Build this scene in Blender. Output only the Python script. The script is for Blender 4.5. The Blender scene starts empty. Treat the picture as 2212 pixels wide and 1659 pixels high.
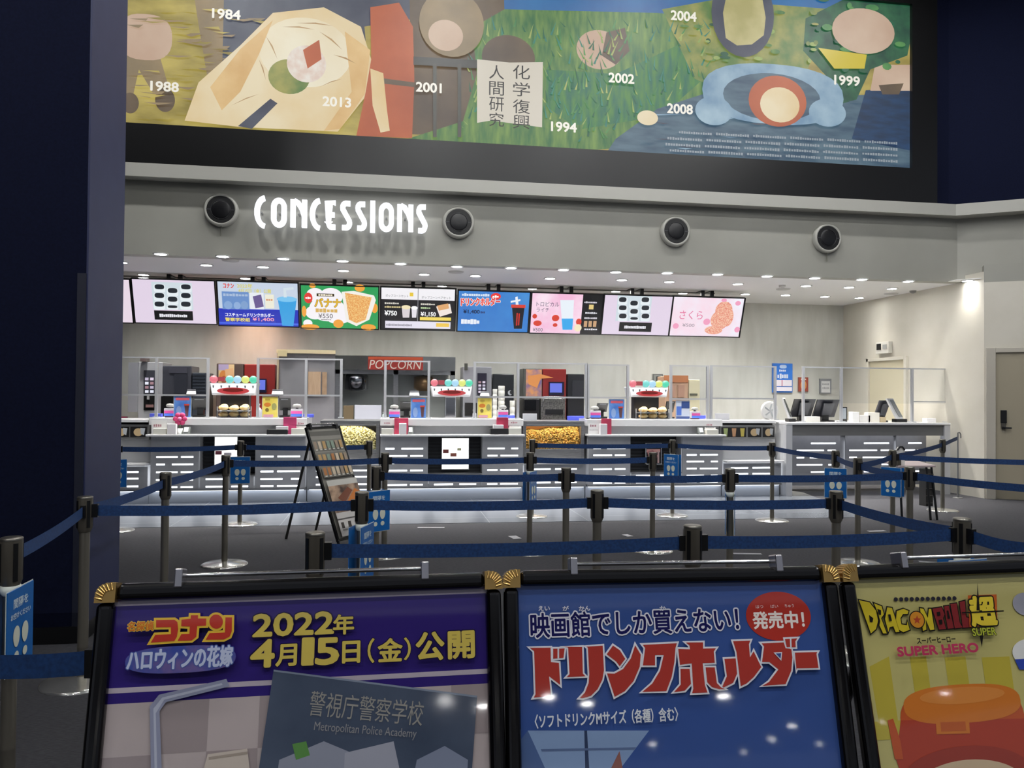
import bpy, math, random
from mathutils import Vector, Matrix
random.seed(7)
SC = bpy.context.scene
COL = SC.collection
PI = math.pi
# ---------------------------------------------------------------- camera
F_PX, CX, CY = 1700.0, 1106.0, 829.5          # the frame is 2212 x 1659
YAW, PITCH, ROLL = math.radians(8.95), math.atan(25.5/1700), 0.008
CAM = Vector((0, 0, 1.5))
FW = Vector((math.sin(YAW)*math.cos(PITCH), math.cos(YAW)*math.cos(PITCH), math.sin(PITCH)))
_r0 = Vector((math.cos(YAW), -math.sin(YAW), 0)); _u0 = _r0.cross(FW)
RT = _r0*math.cos(ROLL) + _u0*math.sin(ROLL); UP = _u0*math.cos(ROLL) - _r0*math.sin(ROLL)
cam_data = bpy.data.cameras.new('camera'); cam = bpy.data.objects.new('camera', cam_data); COL.objects.link(cam)
cam_data.sensor_fit = 'HORIZONTAL'; cam_data.sensor_width = 36.0; cam_data.lens = F_PX/2212*36.0
cam_data.clip_start = 0.05
cam.matrix_world = Matrix(((RT.x, UP.x, -FW.x, CAM.x), (RT.y, UP.y, -FW.y, CAM.y), (RT.z, UP.z, -FW.z, CAM.z), (0, 0, 0, 1)))
SC.camera = cam
# ---------------------------------------------------------------- world and exposure
world = bpy.data.worlds.new('lobby_ambient'); SC.world = world; world.use_nodes = True
_bg = world.node_tree.nodes['Background']; _bg.inputs[0].default_value = (0.80, 0.86, 1.0, 1); _bg.inputs[1].default_value = 0.30
SC.view_settings.view_transform = 'Standard'; SC.view_settings.look = 'None'
SC.view_settings.exposure = 0.0; SC.view_settings.gamma = 1.0; SC.view_settings.use_curve_mapping = False
LAMP_CONCESSION, LAMP_LOBBY, SPOT_W = 65.0, 300.0, 215.0      # strength of the round downlights and of their beams
# ---------------------------------------------------------------- rays to real planes
def ray(x, y): return FW + RT*((x-CX)/F_PX) - UP*((y-CY)/F_PX)
def at(x, y, Y): d = ray(x, y); return CAM + d*(Y/d.y)
def atX(x, y, X): d = ray(x, y); return CAM + d*(X/d.x)
def atZ(x, y, Z): d = ray(x, y); return CAM + d*((Z-1.5)/d.z)
def rect(x0, y0, x1, y1, Y):
    xm, ym = (x0+x1)/2, (y0+y1)/2
    return at(x0, ym, Y).x, at(x1, ym, Y).x, at(xm, y1, Y).z, at(xm, y0, Y).z     # X0 X1 Z0 Z1
# ---------------------------------------------------------------- materials
def lin(h):
    h = h.lstrip('#'); out = []
    for i in (0, 2, 4):
        c = int(h[i:i+2], 16)/255; out.append(c/12.92 if c <= 0.04045 else ((c+0.055)/1.055)**2.4)
    return tuple(out) + (1.0,)
MATS = {}
def mat(h, rough=0.5, metal=0.0, emit=0.0, spec=0.5, coat=0.0):
    k = (h, rough, metal, emit, spec, coat)
    if k in MATS: return MATS[k]
    m = bpy.data.materials.new('surface_'+h.strip('#')); m.use_nodes = True
    b = m.node_tree.nodes['Principled BSDF']; c = lin(h)
    b.inputs['Base Color'].default_value = c if not emit else (0.02, 0.02, 0.02, 1)
    b.inputs['Roughness'].default_value = rough; b.inputs['Metallic'].default_value = metal
    b.inputs['Specular IOR Level'].default_value = spec
    if coat: b.inputs['Coat Weight'].default_value = coat; b.inputs['Coat Roughness'].default_value = 0.04
    if emit: b.inputs['Emission Color'].default_value = c; b.inputs['Emission Strength'].default_value = emit
    MATS[k] = m; return m
def noisy(name, h1, h2, scale=20, rough=0.6, emit=0.0, stretch=(1, 1, 1), bump=0.0, detail=6, metal=0.0, lo=.35, hi=.65, rot=0.0):
    m = bpy.data.materials.new(name); m.use_nodes = True; nt = m.node_tree; b = nt.nodes['Principled BSDF']
    tc = nt.nodes.new('ShaderNodeTexCoord'); mp = nt.nodes.new('ShaderNodeMapping'); nz = nt.nodes.new('ShaderNodeTexNoise'); rp = nt.nodes.new('ShaderNodeValToRGB')
    nt.links.new(tc.outputs['Object'], mp.inputs[0]); nt.links.new(mp.outputs[0], nz.inputs['Vector'])
    mp.inputs['Scale'].default_value = stretch; mp.inputs['Rotation'].default_value = (0, 0, rot)
    nz.inputs['Scale'].default_value = scale; nz.inputs['Detail'].default_value = detail
    rp.color_ramp.elements[0].position = lo; rp.color_ramp.elements[1].position = hi
    rp.color_ramp.elements[0].color = lin(h1); rp.color_ramp.elements[1].color = lin(h2)
    nt.links.new(nz.outputs['Fac'], rp.inputs[0])
    b.inputs['Roughness'].default_value = rough; b.inputs['Metallic'].default_value = metal
    if emit:
        b.inputs['Base Color'].default_value = (0.02, 0.02, 0.02, 1)
        nt.links.new(rp.outputs[0], b.inputs['Emission Color']); b.inputs['Emission Strength'].default_value = emit
    else: nt.links.new(rp.outputs[0], b.inputs['Base Color'])
    if bump:
        bp = nt.nodes.new('ShaderNodeBump'); bp.inputs['Strength'].default_value = bump; bp.inputs['Distance'].default_value = 0.01
        nt.links.new(nz.outputs['Fac'], bp.inputs['Height']); nt.links.new(bp.outputs[0], b.inputs['Normal'])
    return m
def acrylic():
    m = bpy.data.materials.new('clear_acrylic'); m.use_nodes = True; nt = m.node_tree; nt.nodes.remove(nt.nodes['Principled BSDF'])
    o = nt.nodes['Material Output']; t = nt.nodes.new('ShaderNodeBsdfTransparent'); g = nt.nodes.new('ShaderNodeBsdfGlossy'); x = nt.nodes.new('ShaderNodeMixShader')
    fr = nt.nodes.new('ShaderNodeFresnel'); fr.inputs[0].default_value = 1.2
    t.inputs[0].default_value = (0.94, 0.95, 0.96, 1); g.inputs['Roughness'].default_value = 0.03
    nt.links.new(fr.outputs[0], x.inputs[0]); nt.links.new(t.outputs[0], x.inputs[1]); nt.links.new(g.outputs[0], x.inputs[2]); nt.links.new(x.outputs[0], o.inputs[0])
    return m
# ---------------------------------------------------------------- text outlines (cached)
_TXT = {}
def text_mesh(s, off=0.0):
    k = (s, off)
    if k in _TXT: return _TXT[k]
    c = bpy.data.curves.new('glyphs', 'FONT'); c.body = s; c.offset = off; c.resolution_u = 3
    o = bpy.data.objects.new('glyphs', c); COL.objects.link(o); bpy.context.view_layer.update()
    e = o.evaluated_get(bpy.context.evaluated_depsgraph_get()); m = e.to_mesh()
    vs = [(v.co.x, v.co.y) for v in m.vertices]; fs = [tuple(p.vertices) for p in m.polygons]
    e.to_mesh_clear(); bpy.data.objects.remove(o); bpy.data.curves.remove(c)
    xs = [v[0] for v in vs] or [0, 1]; ys = [v[1] for v in vs] or [0, 1]
    _TXT[k] = (vs, fs, (min(xs), max(xs), min(ys), max(ys))); return _TXT[k]
# ---------------------------------------------------------------- mesh builder
ORG = {}                                       # object name -> world origin of its thing
class MB:
    def __init__(s): s.v = []; s.f = []; s.mi = []; s.sm = []; s.mats = []
    def m(s, mt):
        if mt not in s.mats: s.mats.append(mt)
        return s.mats.index(mt)
    def face(s, pts, mt, smooth=False):
        i = len(s.v); s.v += [Vector(p) for p in pts]; s.f.append(tuple(range(i, i+len(pts)))); s.mi.append(s.m(mt)); s.sm.append(smooth); return s
    def raw(s, vs, fs, mt, smooth=False):
        i = len(s.v); s.v += [Vector(p) for p in vs]; k = s.m(mt)
        for f in fs: s.f.append(tuple(i+a for a in f)); s.mi.append(k); s.sm.append(smooth)
        return s
    def box(s, x0, x1, y0, y1, z0, z1, mt, M=None):
        x0, x1 = min(x0, x1), max(x0, x1); y0, y1 = min(y0, y1), max(y0, y1); z0, z1 = min(z0, z1), max(z0, z1)
        vs = [Vector((x, y, z)) for z in (z0, z1) for y in (y0, y1) for x in (x0, x1)]
        if M: vs = [M @ v for v in vs]
        return s.raw(vs, [(0, 2, 3, 1), (4, 5, 7, 6), (0, 1, 5, 4), (2, 6, 7, 3), (0, 4, 6, 2), (1, 3, 7, 5)], mt)
    def prism(s, pts, d, mt):                  # polygon swept along d
        n = len(pts); d = Vector(d); vs = [Vector(p) for p in pts] + [Vector(p)+d for p in pts]
        fs = [tuple(range(n))[::-1], tuple(range(n, 2*n))] + [(i, (i+1) % n, n+(i+1) % n, n+i) for i in range(n)]
        return s.raw(vs, fs, mt)
    def lathe(s, prof, c, mt, n=24, axis=(0, 0, 1), smooth=True):
        c = Vector(c); a = Vector(axis).normalized(); t = Vector((1, 0, 0)) if abs(a.x) < .9 else Vector((0, 1, 0))
        e1 = (t - a*t.dot(a)).normalized(); e2 = a.cross(e1); vs = []; fs = []
        for r, z in prof:
            for i in range(n):
                q = 2*PI*i/n; vs.append(c + a*z + (e1*math.cos(q)+e2*math.sin(q))*r)
        for j in range(len(prof)-1):
            for i in range(n): fs.append((j*n+i, j*n+(i+1) % n, (j+1)*n+(i+1) % n, (j+1)*n+i))
        s.raw(vs, fs, mt, smooth)
        if prof[0][0] > 1e-5: s.face([vs[i] for i in range(n)][::-1], mt)
        if prof[-1][0] > 1e-5: s.face([vs[(len(prof)-1)*n+i] for i in range(n)], mt)
        return s
    def cyl(s, p0, p1, r, mt, n=16, r1=None):
        p0 = Vector(p0); p1 = Vector(p1); d = p1-p0
        return s.lathe([(r, 0), (r if r1 is None else r1, d.length)], p0, mt, n, d)
    def tube(s, pts, r, mt, n=8):
        for a, b in zip(pts[:-1], pts[1:]): s.cyl(a, b, r, mt, n)
        return s
    def ball(s, c, r, mt, n=14, sx=1, sy=1, sz=1):
        prof = [(max(1e-6, math.sin(PI*k/8))*1.0, -math.cos(PI*k/8)) for k in range(9)]
        i = len(s.v); s.lathe(prof, (0, 0, 0), mt, n)
        for k in range(i, len(s.v)): v = s.v[k]; s.v[k] = Vector((c[0]+v.x*r*sx, c[1]+v.y*r*sy, c[2]+v.z*r*sz))
        return s
    def build(s, name, parent=None, label=None, cat=None, group=None, kind=None, bev=0.0):
        me = bpy.data.meshes.new(name)
        if parent is not None: org = ORG[parent.name]
        elif kind == 'structure' or not s.v: org = Vector((0, 0, 0))
        else:
            xs = [v.x for v in s.v]; ys = [v.y for v in s.v]; zs = [v.z for v in s.v]
            org = Vector(((min(xs)+max(xs))/2, (min(ys)+max(ys))/2, min(zs)))
        me.from_pydata([v-org for v in s.v], [], s.f)
        for mt in s.mats: me.materials.append(mt)
        me.polygons.foreach_set('material_index', s.mi); me.polygons.foreach_set('use_smooth', s.sm); me.update()
        o = bpy.data.objects.new(name, me); COL.objects.link(o); ORG[o.name] = org
        if parent is not None: o.parent = parent
        else: o.location = org
        if bev:
            b = o.modifiers.new('edge', 'BEVEL'); b.width = bev; b.segments = 2; b.limit_method = 'ANGLE'; b.angle_limit = 0.9
        tag(o, label, cat, group, kind); return o
def tag(o, label=None, cat=None, group=None, kind=None):
    if label: o['label'] = label
    if cat: o['category'] = cat
    if group: o['group'] = group
    if kind: o['kind'] = kind
    return o
def thing(name, label, cat, loc, group=None):
    o = bpy.data.objects.new(name, None); COL.objects.link(o); o.empty_display_size = 0.1
    o.location = loc; ORG[o.name] = Vector(loc); return tag(o, label, cat, group)
def struct(mb, name): return mb.build(name, None, kind='structure')
def copy_thing(src, loc, rz=0.0, label=None, group=None):
    r = src.copy(); COL.objects.link(r); r.location = loc; r.rotation_euler = (0, 0, rz); ORG[r.name] = Vector(loc)
    if label: r['label'] = label
    if group: r['group'] = group
    for ch in list(src.children):
        c = ch.copy(); COL.objects.link(c); c.parent = r; ORG[c.name] = Vector(loc)
        for g in list(ch.children):
            d = g.copy(); COL.objects.link(d); d.parent = c
    return r
# ---------------------------------------------------------------- flat printed or shown artwork on a plane
class Art:
    """Shapes lie on the plane through O (axes U right, V down); corners are read off the photo on that plane."""
    def __init__(s, O, U, V, dz=0.0005, emit=0.0, rough=0.35, coat=0.0):
        s.O = Vector(O); s.U = Vector(U).normalized(); s.V = Vector(V).normalized(); s.N = s.V.cross(s.U).normalized()
        if s.N.dot(CAM-s.O) < 0: s.N = -s.N
        s.k = 0; s.clip = None; s.dz = dz; s.emit = emit; s.rough = rough; s.coat = coat; s.mb = MB()
    def uv(s, x, y):
        d = ray(x, y); t = (s.O-CAM).dot(s.N)/d.dot(s.N); p = CAM+d*t-s.O; return p.dot(s.U), p.dot(s.V)
    def pt(s, u, v): return s.O + s.U*u + s.V*v + s.N*(s.dz*s.k)
    def mt(s, c):
        return c if not isinstance(c, str) else mat(c, s.rough, 0, s.emit, 0.5, s.coat)
    def poly_uv(s, pts, c): s.k += 1; s.mb.face([s.pt(*p) for p in pts], s.mt(c)); return s
    def poly(s, pts, c): return s.poly_uv([s.uv(*p) for p in pts], c)
    def box(s, x0, y0, x1, y1):
        xm, ym = (x0+x1)/2, (y0+y1)/2
        return s.uv(x0, ym)[0], s.uv(xm, y0)[1], s.uv(x1, ym)[0], s.uv(xm, y1)[1]
    def rect(s, x0, y0, x1, y1, c):
        a, b, d, e = s.box(x0, y0, x1, y1)
        if s.clip: p, q, r, w = s.clip; a, d = max(a, p), min(d, r); b, e = max(b, q), min(e, w)
        return s.poly_uv([(a, b), (d, b), (d, e), (a, e)], c)
    def oval(s, x0, y0, x1, y1, c, n=28, p=2.0):
        a, b, d, e = s.box(x0, y0, x1, y1); um, vm, ru, rv = (a+d)/2, (b+e)/2, (d-a)/2, (e-b)/2; pts = []
        for i in range(n):
            q = 2*PI*i/n; cq, sq = math.cos(q), math.sin(q)
            pts.append((um+ru*math.copysign(abs(cq)**(2/p), cq), vm+rv*math.copysign(abs(sq)**(2/p), sq)))
        return s.poly_uv(pts, c)
    def text(s, t, x0, y0, x1, y1, c, off=0.0, out=None, outoff=0.05, rot=0.0, shear=0.0):
        a, b, d, e = s.box(x0, y0, x1, y1)
        for cc, o in (([(out, outoff)] if out else []) + [(c, off)]):
            vs, fs, (X0, X1, Y0, Y1) = text_mesh(t, 0.0); s.k += 1
            um, vm = (a+d)/2, (b+e)/2; R = math.radians(rot); cr, sr = math.cos(R), math.sin(R); g = (e-b)/max(.3, Y1-Y0)*o
            nd = (8 if o < .05 else 16) if o > .015 else 1                  # heavier strokes: the outline laid down again all round
            for j in range(nd):
                du, dv = (g*math.cos(2*PI*j/nd), g*math.sin(2*PI*j/nd)) if nd > 1 else (0, 0); P = []
                s.k += .08 if nd > 1 else 0
                for x, y in vs:
                    uu = a+(x-X0)/(X1-X0)*(d-a)-um; vv = e-(y-Y0)/(Y1-Y0)*(e-b)-vm; uu -= shear*vv
                    uu += du; vv += dv
                    P.append(s.pt(um+uu*cr-vv*sr, vm+uu*sr+vv*cr))
                s.mb.raw(P, fs, s.mt(cc))
        return s
    def trace(s, pts, fr, cout, cin, w=1.7):   # a letter form followed point by point, with an even border
        P = [s.uv(fr[0]+x/fr[2], fr[1]+y/fr[2]) for x, y in pts]; k = abs(s.uv(1200, 1400)[0]-s.uv(1210, 1400)[0])/10*w
        ar = sum(P[i-1][0]*P[i][1]-P[i][0]*P[i-1][1] for i in range(len(P))); sg = 1 if ar > 0 else -1
        def grow(d):
            out = []; n = len(P)
            for i in range(n):
                a, b, c = Vector(P[i-1]), Vector(P[i]), Vector(P[(i+1) % n]); e = (b-a).normalized(); f = (c-b).normalized()
                n1 = Vector((e.y, -e.x)); n2 = Vector((f.y, -f.x)); m = (n1+n2); m = m.normalized() if m.length > .05 else n1
                out.append(tuple(b+m*(d*sg/max(.45, m.dot(n1)))))
            return out
        if cout: s.poly_uv(grow(k), cout)
        if cin: s.k += 2; s.poly_uv(grow(-k*.9), cin); s.k -= 2
        return s
    def bars(s, x0, y0, x1, y1, c, n=10, gap=.3, seed=1):  # print too small to read
        R = random.Random(seed); a, b, d, e = s.box(x0, y0, x1, y1); w = (d-a)/n; s.k += 1
        for i in range(n):
            h = R.uniform(0.0, .25)*(e-b); u0 = a+i*w; u1 = u0+w*(1-gap*R.uniform(.6, 1.2))
            s.mb.face([s.pt(u0, b+h), s.pt(u1, b+h), s.pt(u1, e-h*.5), s.pt(u0, e-h*.5)], s.mt(c))
        return s
# ================================================================ THE SETTING
XW, YB, YF = 8.95, 14.45, 11.15               # right wall, back wall, fascia over the counter
ZC = at(1200, 580, YF).z                       # concession ceiling
YC = 11.3                                      # counter fronts
WHITE = mat('#e9e8e4', .45); NAVY = noisy('navy_fabric_wall', '#070c22', '#0a1028', 60, .9); NAVY.node_tree.nodes['Principled BSDF'].inputs['Specular IOR Level'].default_value = .15
DARKNAVY = NAVY
M_STEEL = noisy('brushed_steel', '#8f9092', '#a9aaab', 8, .32, stretch=(1, 1, 30), metal=.85)
M_BLACK = mat('#0b0b0c', .35); M_BLACKG = mat('#070708', .12, coat=.5)
CH = noisy('chrome', '#b4b4b6', '#c6c6c8', 3, .14, metal=1.0)
GLOW = mat('#ffffff', emit=3.0); CLEAR = acrylic()
# carpet
def carpet():
    m = noisy('lobby_carpet', '#434347', '#656469', 34, .95, stretch=(1, 9, 1), bump=.5, rot=.55, lo=.3, hi=.72); return m
M_CARPET = carpet()
mb = MB(); mb.box(-9, 14, -6, 15, -.1, 0, M_CARPET); struct(mb, 'floor')
# pale tile apron in front of the counters, rounded at its right end
def tiles():
    m = bpy.data.materials.new('pale_floor_tile'); m.use_nodes = True; nt = m.node_tree; b = nt.nodes['Principled BSDF']
    tc = nt.nodes.new('ShaderNodeTexCoord'); br = nt.nodes.new('ShaderNodeTexBrick'); nt.links.new(tc.outputs['Object'], br.inputs['Vector'])
    br.offset = 0; br.inputs['Scale'].default_value = 1.0; br.inputs['Brick Width'].default_value = 1.2; br.inputs['Row Height'].default_value = 1.2; br.inputs['Mortar Size'].default_value = 0.004
    br.inputs['Color1'].default_value = lin('#777b83'); br.inputs['Color2'].default_value = lin('#70757d'); br.inputs['Mortar'].default_value = lin('#9a9da3')
    nt.links.new(br.outputs['Color'], b.inputs['Base Color']); b.inputs['Roughness'].default_value = .24; return m
edge = [(1735, 1064), (1760, 1074), (1800, 1086), (1845, 1097), (1885, 1107), (1893, 1113), (1880, 1117), (1850, 1118)]
pts = [(-9, 9.42, .0)] + [tuple(atZ(x, y, 0)) for x, y in edge[::-1]] + [(6.3, 12.2, 0), (-9, 12.2, 0)]
mb = MB(); mb.prism([(p[0], p[1], 0) for p in pts], (0, 0, .004), tiles()); struct(mb, 'floor_tile')
# back wall, right wall, angled wall with the door
M_BACK = noisy('pale_stucco_wall', '#c3c3bb', '#cfcfc8', 1.6, .6, stretch=(3, 1, .7), detail=9)
M_CREAM = noisy('cream_wall', '#cdc8ba', '#d3cec1', 2, .65)
mb = MB(); mb.box(-9, XW+.2, YB, YB+.2, 0, ZC+.1, M_BACK); struct(mb, 'wall_back')
BX, BY = XW, at(2126, 1000, 10.7).y
A33 = math.radians(33); DIR = Vector((math.cos(A33), -math.sin(A33), 0)); NRM = Vector((-math.sin(A33), -math.cos(A33), 0))
BY = atX(2126, 1000, XW).y
mb = MB(); mb.prism([(XW, BY, 0), (XW, YB+.1, 0), (XW+.2, YB+.1, 0), (XW+.2, BY+.3, 0)], (0, 0, ZC+.1), M_CREAM); struct(mb, 'wall_right')
B0 = Vector((XW, BY, 0))
mb = MB(); q = [B0, B0+DIR*5, B0+DIR*5-NRM*.2, B0-NRM*.2]; mb.prism([tuple(p) for p in q], (0, 0, 3.285), M_CREAM); struct(mb, 'wall_angled')
ZW = 3.29
W2 = Art(B0+Vector((0, 0, 1.5)), DIR, (0, 0, -1))
def w2(x, y, out=0.0): u, v = W2.uv(x, y); return u, 1.5-v
def wbox(mb, u0, u1, z0, z1, o0, o1, mt):
    P = [B0+DIR*u0+NRM*o0, B0+DIR*u1+NRM*o0, B0+DIR*u1+NRM*o1, B0+DIR*u0+NRM*o1]
    mb.prism([(p.x, p.y, z0) for p in P], (0, 0, z1-z0), mt)
DT = thing('door_1', None, None, B0); DT['kind'] = 'structure'
u0, zt = w2(2129, 752); u1, zi = w2(2150, 762); M_FRAME = mat('#b9b3a6', .5); M_DOOR = mat('#a49b86', .45)
mb = MB(); wbox(mb, u0, u1, 0, zt, 0, .05, M_FRAME); wbox(mb, u1, u1+1.3, zi, zt, 0, .05, M_FRAME); wbox(mb, u1+1.15, u1+1.3, 0, zi, 0, .05, M_FRAME); mb.build('door_frame', DT, bev=.006)
mb = MB(); wbox(mb, u1, u1+1.15, 0.01, zi, 0, .012, M_DOOR); mb.build('door_leaf', DT)
mb = MB(); a, b = w2(2161, 886); c, d = w2(2174, 914); wbox(mb, a, c, d, b, .012, .045, M_BLACK); a2, b2 = w2(2162, 914); c2, d2 = w2(2172, 926); wbox(mb, a2, c2, d2, b2, .012, .04, mat('#55524c', .4, .5))
mb.build('lock', DT, bev=.004)
mb = MB(); e, f = w2(2167, 924); wbox(mb, e-.02, e+.02, f-.02, f+.02, .012, .07, M_BLACK); g, h = w2(2184, 922); wbox(mb, e, g, f-.012, f+.012, .055, .075, M_BLACK); mb.build('door_handle', DT, bev=.004)
# door behind the service table, in the right wall
D2 = thing('door_2', None, None, (XW, 13, 0)); D2['kind'] = 'structure'
ya, yb = atX(1880, 772, XW).y, atX(1957, 772, XW).y; zd = atX(1918, 772, XW).z
mb = MB(); mb.box(XW-.05, XW, ya, ya+.06, 0, zd, M_CREAM); mb.box(XW-.05, XW, yb-.06, yb, 0, zd, M_CREAM); mb.box(XW-.05, XW, yb, ya+.06, zd-.06, zd, M_CREAM); mb.build('door_frame', D2, bev=.005)
mb = MB(); mb.box(XW-.01, XW, yb, ya, 0, zd-.06, mat('#cfc6aa', .5)); mb.build('door_leaf', D2)
# concession ceiling and the white bulkhead above the opening
mb = MB(); CL = [(-9, YF), (at(2068, 603, YF).x, YF)]; FC = Vector((CL[1][0], YF, 0)); FE = FC+DIR*5
mb.prism([(-9, YF+.18, ZC), (FC.x+.03, YF+.18, ZC), (FE.x+.1, FE.y+.2, ZC), (FE.x+1.5, FE.y+3, ZC), (XW+.3, YB+.2, ZC), (-9, YB+.2, ZC)], (0, 0, .12), mat('#efeeec', .6)); struct(mb, 'ceiling_concession')
z_b0 = at(1200, 424, 10.95).z; z_b1 = at(1200, 397, 10.95).z
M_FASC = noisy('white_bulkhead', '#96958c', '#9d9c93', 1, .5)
mb = MB(); q = [B0+NRM*.0, B0+DIR*5, B0+DIR*5-NRM*.2, B0-NRM*.2]; mb.prism([(p.x, p.y, 3.285) for p in q], (0, 0, ZC+.2-3.285), M_FASC); struct(mb, 'trim_4')
mb = MB(); mb.prism([(8.7, YF, ZC), (8.7, 10.98, ZC), (XW, 10.75, ZC), (XW, YF, ZC)], (0, 0, .01), mat('#efeeec', .6)); struct(mb, 'trim_5')
BC = Vector((at(2065, 440, 10.95).x, 10.95, 0)); BE = BC+DIR*5
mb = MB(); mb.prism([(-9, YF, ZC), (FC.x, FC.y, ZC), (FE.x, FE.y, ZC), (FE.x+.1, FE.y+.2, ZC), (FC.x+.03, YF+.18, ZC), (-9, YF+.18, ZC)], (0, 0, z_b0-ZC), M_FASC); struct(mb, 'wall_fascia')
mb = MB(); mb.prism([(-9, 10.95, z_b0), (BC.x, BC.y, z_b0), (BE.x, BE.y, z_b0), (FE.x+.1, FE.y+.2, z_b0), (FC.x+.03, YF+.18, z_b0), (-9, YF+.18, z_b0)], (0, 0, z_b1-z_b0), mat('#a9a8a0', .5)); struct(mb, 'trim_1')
mb = MB(); UE = FC+DIR*5
mb.prism([(-9, 11.08, z_b1), (BC.x-.02, 11.08, z_b1), (BE.x, BE.y+.12, z_b1), (FE.x+.1, FE.y+.3, z_b1), (FC.x+.03, YF+.18, z_b1), (-9, YF+.18, z_b1)], (0, 0, 8.2-z_b1), NAVY); struct(mb, 'wall_upper')
# navy pier on the left, its black skirting and corner strip
PX, PY0 = at(180, 1000, 5.08).x, 5.08; PY1 = atX(260, 800, PX).y
mb = MB(); mb.box(-9, PX, PY0, PY1, 0, 8.2, NAVY); struct(mb, 'wall_left')
mb = MB(); mb.box(-9, PX, PY0-.012, PY0, 0, .1, M_BLACK); mb.box(PX, PX+.012, PY0-.012, PY1, 0, .1, M_BLACK); struct(mb, 'baseboard_left')
mb = MB(); mb.box(PX, PX+.011, PY0, PY1, .1, 8.2, noisy('navy_side_lit', '#20264a', '#232a4e', 8, .55)); struct(mb, 'wall_left_lit_side')  # pier side in lighter navy: light falling on it is put into the colour
mb = MB(); mb.box(at(163, 900, 5.08).x, PX+.002, PY0-.006, PY0, .1, at(170, 590, 5.08).z, mat('#0b1024', .6)); struct(mb, 'trim_2')
mb = MB(); mb.box(-9, 14, -6, YF, 8.2, 8.3, mat('#56565a', .8)); struct(mb, 'ceiling')
mb = MB(); mb.box(-9.1, -9, -6, 15, 0, 8.3, NAVY); struct(mb, 'wall_far_left')
# ================================================================ DOWNLIGHTS
def downlight_proto(name, r, strength, warm='#ffffff'):
    t = thing(name, 'x', 'ceiling light', (0, 0, 0))
    b = MB(); b.lathe([(r*1.0, -.001), (r*1.0, -.012), (r*1.28, -.010), (r*1.3, 0.002)], (0, 0, 0), mat('#e4e4e2', .4), 28); b.build('trim_ring', t)
    if r < .1:                                 # the lamp's own beam
        L = bpy.data.lights.new('beam', 'SPOT'); L.energy = SPOT_W if warm == '#ffffff' else 120; L.color = (1, .97, .92) if warm == '#ffffff' else (1, .62, .45); L.spot_size = math.radians(108); L.spot_blend = 1.0; L.shadow_soft_size = r; lo = bpy.data.objects.new('beam', L); COL.objects.link(lo); lo.parent = t; lo.location = (0, 0, -.02)
    b = MB(); b.lathe([(1e-6, -.008), (r, -.008)], (0, 0, 0), mat(warm, emit=strength), 24); b.build('lamp', t)
    return t
ROWS = {
 'front': [(347, 548), (481, 553), (612, 558), (740, 563), (865, 569), (987, 575), (1104, 578), (1217, 582), (1330, 587), (1441, 589), (1550, 592), (1657, 596), (1760, 600), (1862, 603), (1962, 607), (2090, 606)],
 'second': [(262, 566), (446, 572), (568, 576), (742, 584), (1027, 595), (916, 592), (1188, 601), (1343, 604), (1446, 608), (1594, 613), (1741, 617), (1834, 620), (1927, 623)],
 'rear': [(310, 593), (530, 601), (752, 609), (955, 617), (1150, 623), (1330, 629), (1475, 633), (1610, 635), (1697, 637), (1782, 640), (1856, 643)]}  # rear lamps hidden by the screens are added to brighten the back wall
TXT = {'front': 'recessed round downlight along the front edge of the white concession ceiling', 'second': 'recessed round downlight in the middle row of the white concession ceiling', 'rear': 'recessed round downlight in the rear row near the back wall'}
ORD = ['first', 'second', 'third', 'fourth', 'fifth', 'sixth', 'seventh', 'eighth', 'ninth', 'tenth', 'eleventh', 'twelfth', 'thirteenth', 'fourteenth', 'fifteenth', 'sixteenth']
dl = None; WASH = {}
for row, pl in ROWS.items():
    pl = sorted(pl)
    for i, (x, y) in enumerate(pl):
        p = atZ(x, y, ZC)
        lab = TXT[row] + ', ' + ORD[i] + ' from the left'
        if dl is None: dl = downlight_proto('ceiling_downlight', .075, LAMP_CONCESSION); dl.location = p; dl['label'] = lab; dl['group'] = 'downlights in the concession ceiling'
        else:
            c = copy_thing(dl, p, 0, lab, 'downlights in the concession ceiling')
            for ch in c.children:              # wide wall-washing beams in the rear row, softer ones beside the cream wall
                if ch.type == 'LIGHT' and (row == 'rear' and x < 1650 or x > 1840):
                    if (row == 'rear') not in WASH:
                        L = ch.data.copy(); L.energy, L.spot_size = (175, math.radians(140)) if row == 'rear' and x < 1650 else (60, math.radians(105)); WASH[row == 'rear'] = L
                    ch.data = WASH[row == 'rear'] if x < 1650 or row != 'rear' else WASH.get(False, ch.data)
wl = downlight_proto('warm_downlight', .06, 90, '#ffd0a8'); wl.location = atZ(428, 600, ZC); wl['label'] = 'small warm-toned downlight above the second menu screen from the left'
wl.location = (at(545, 700, 14.1).x, 13.95, ZC)
# lobby downlights high above the queue
ld = None
for ix in range(5):
    for iy in range(5):
        p = Vector((-5.5+ix*3.2, -4.5+iy*3.3, 8.19)); lab = 'round downlight high in the lobby ceiling over the queue'
        if ld is None: ld = downlight_proto('lobby_downlight', .14, LAMP_LOBBY); ld.location = p; ld['label'] = lab; ld['group'] = 'downlights in the lobby ceiling'
        else: copy_thing(ld, p, 0, lab, 'downlights in the lobby ceiling')
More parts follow.
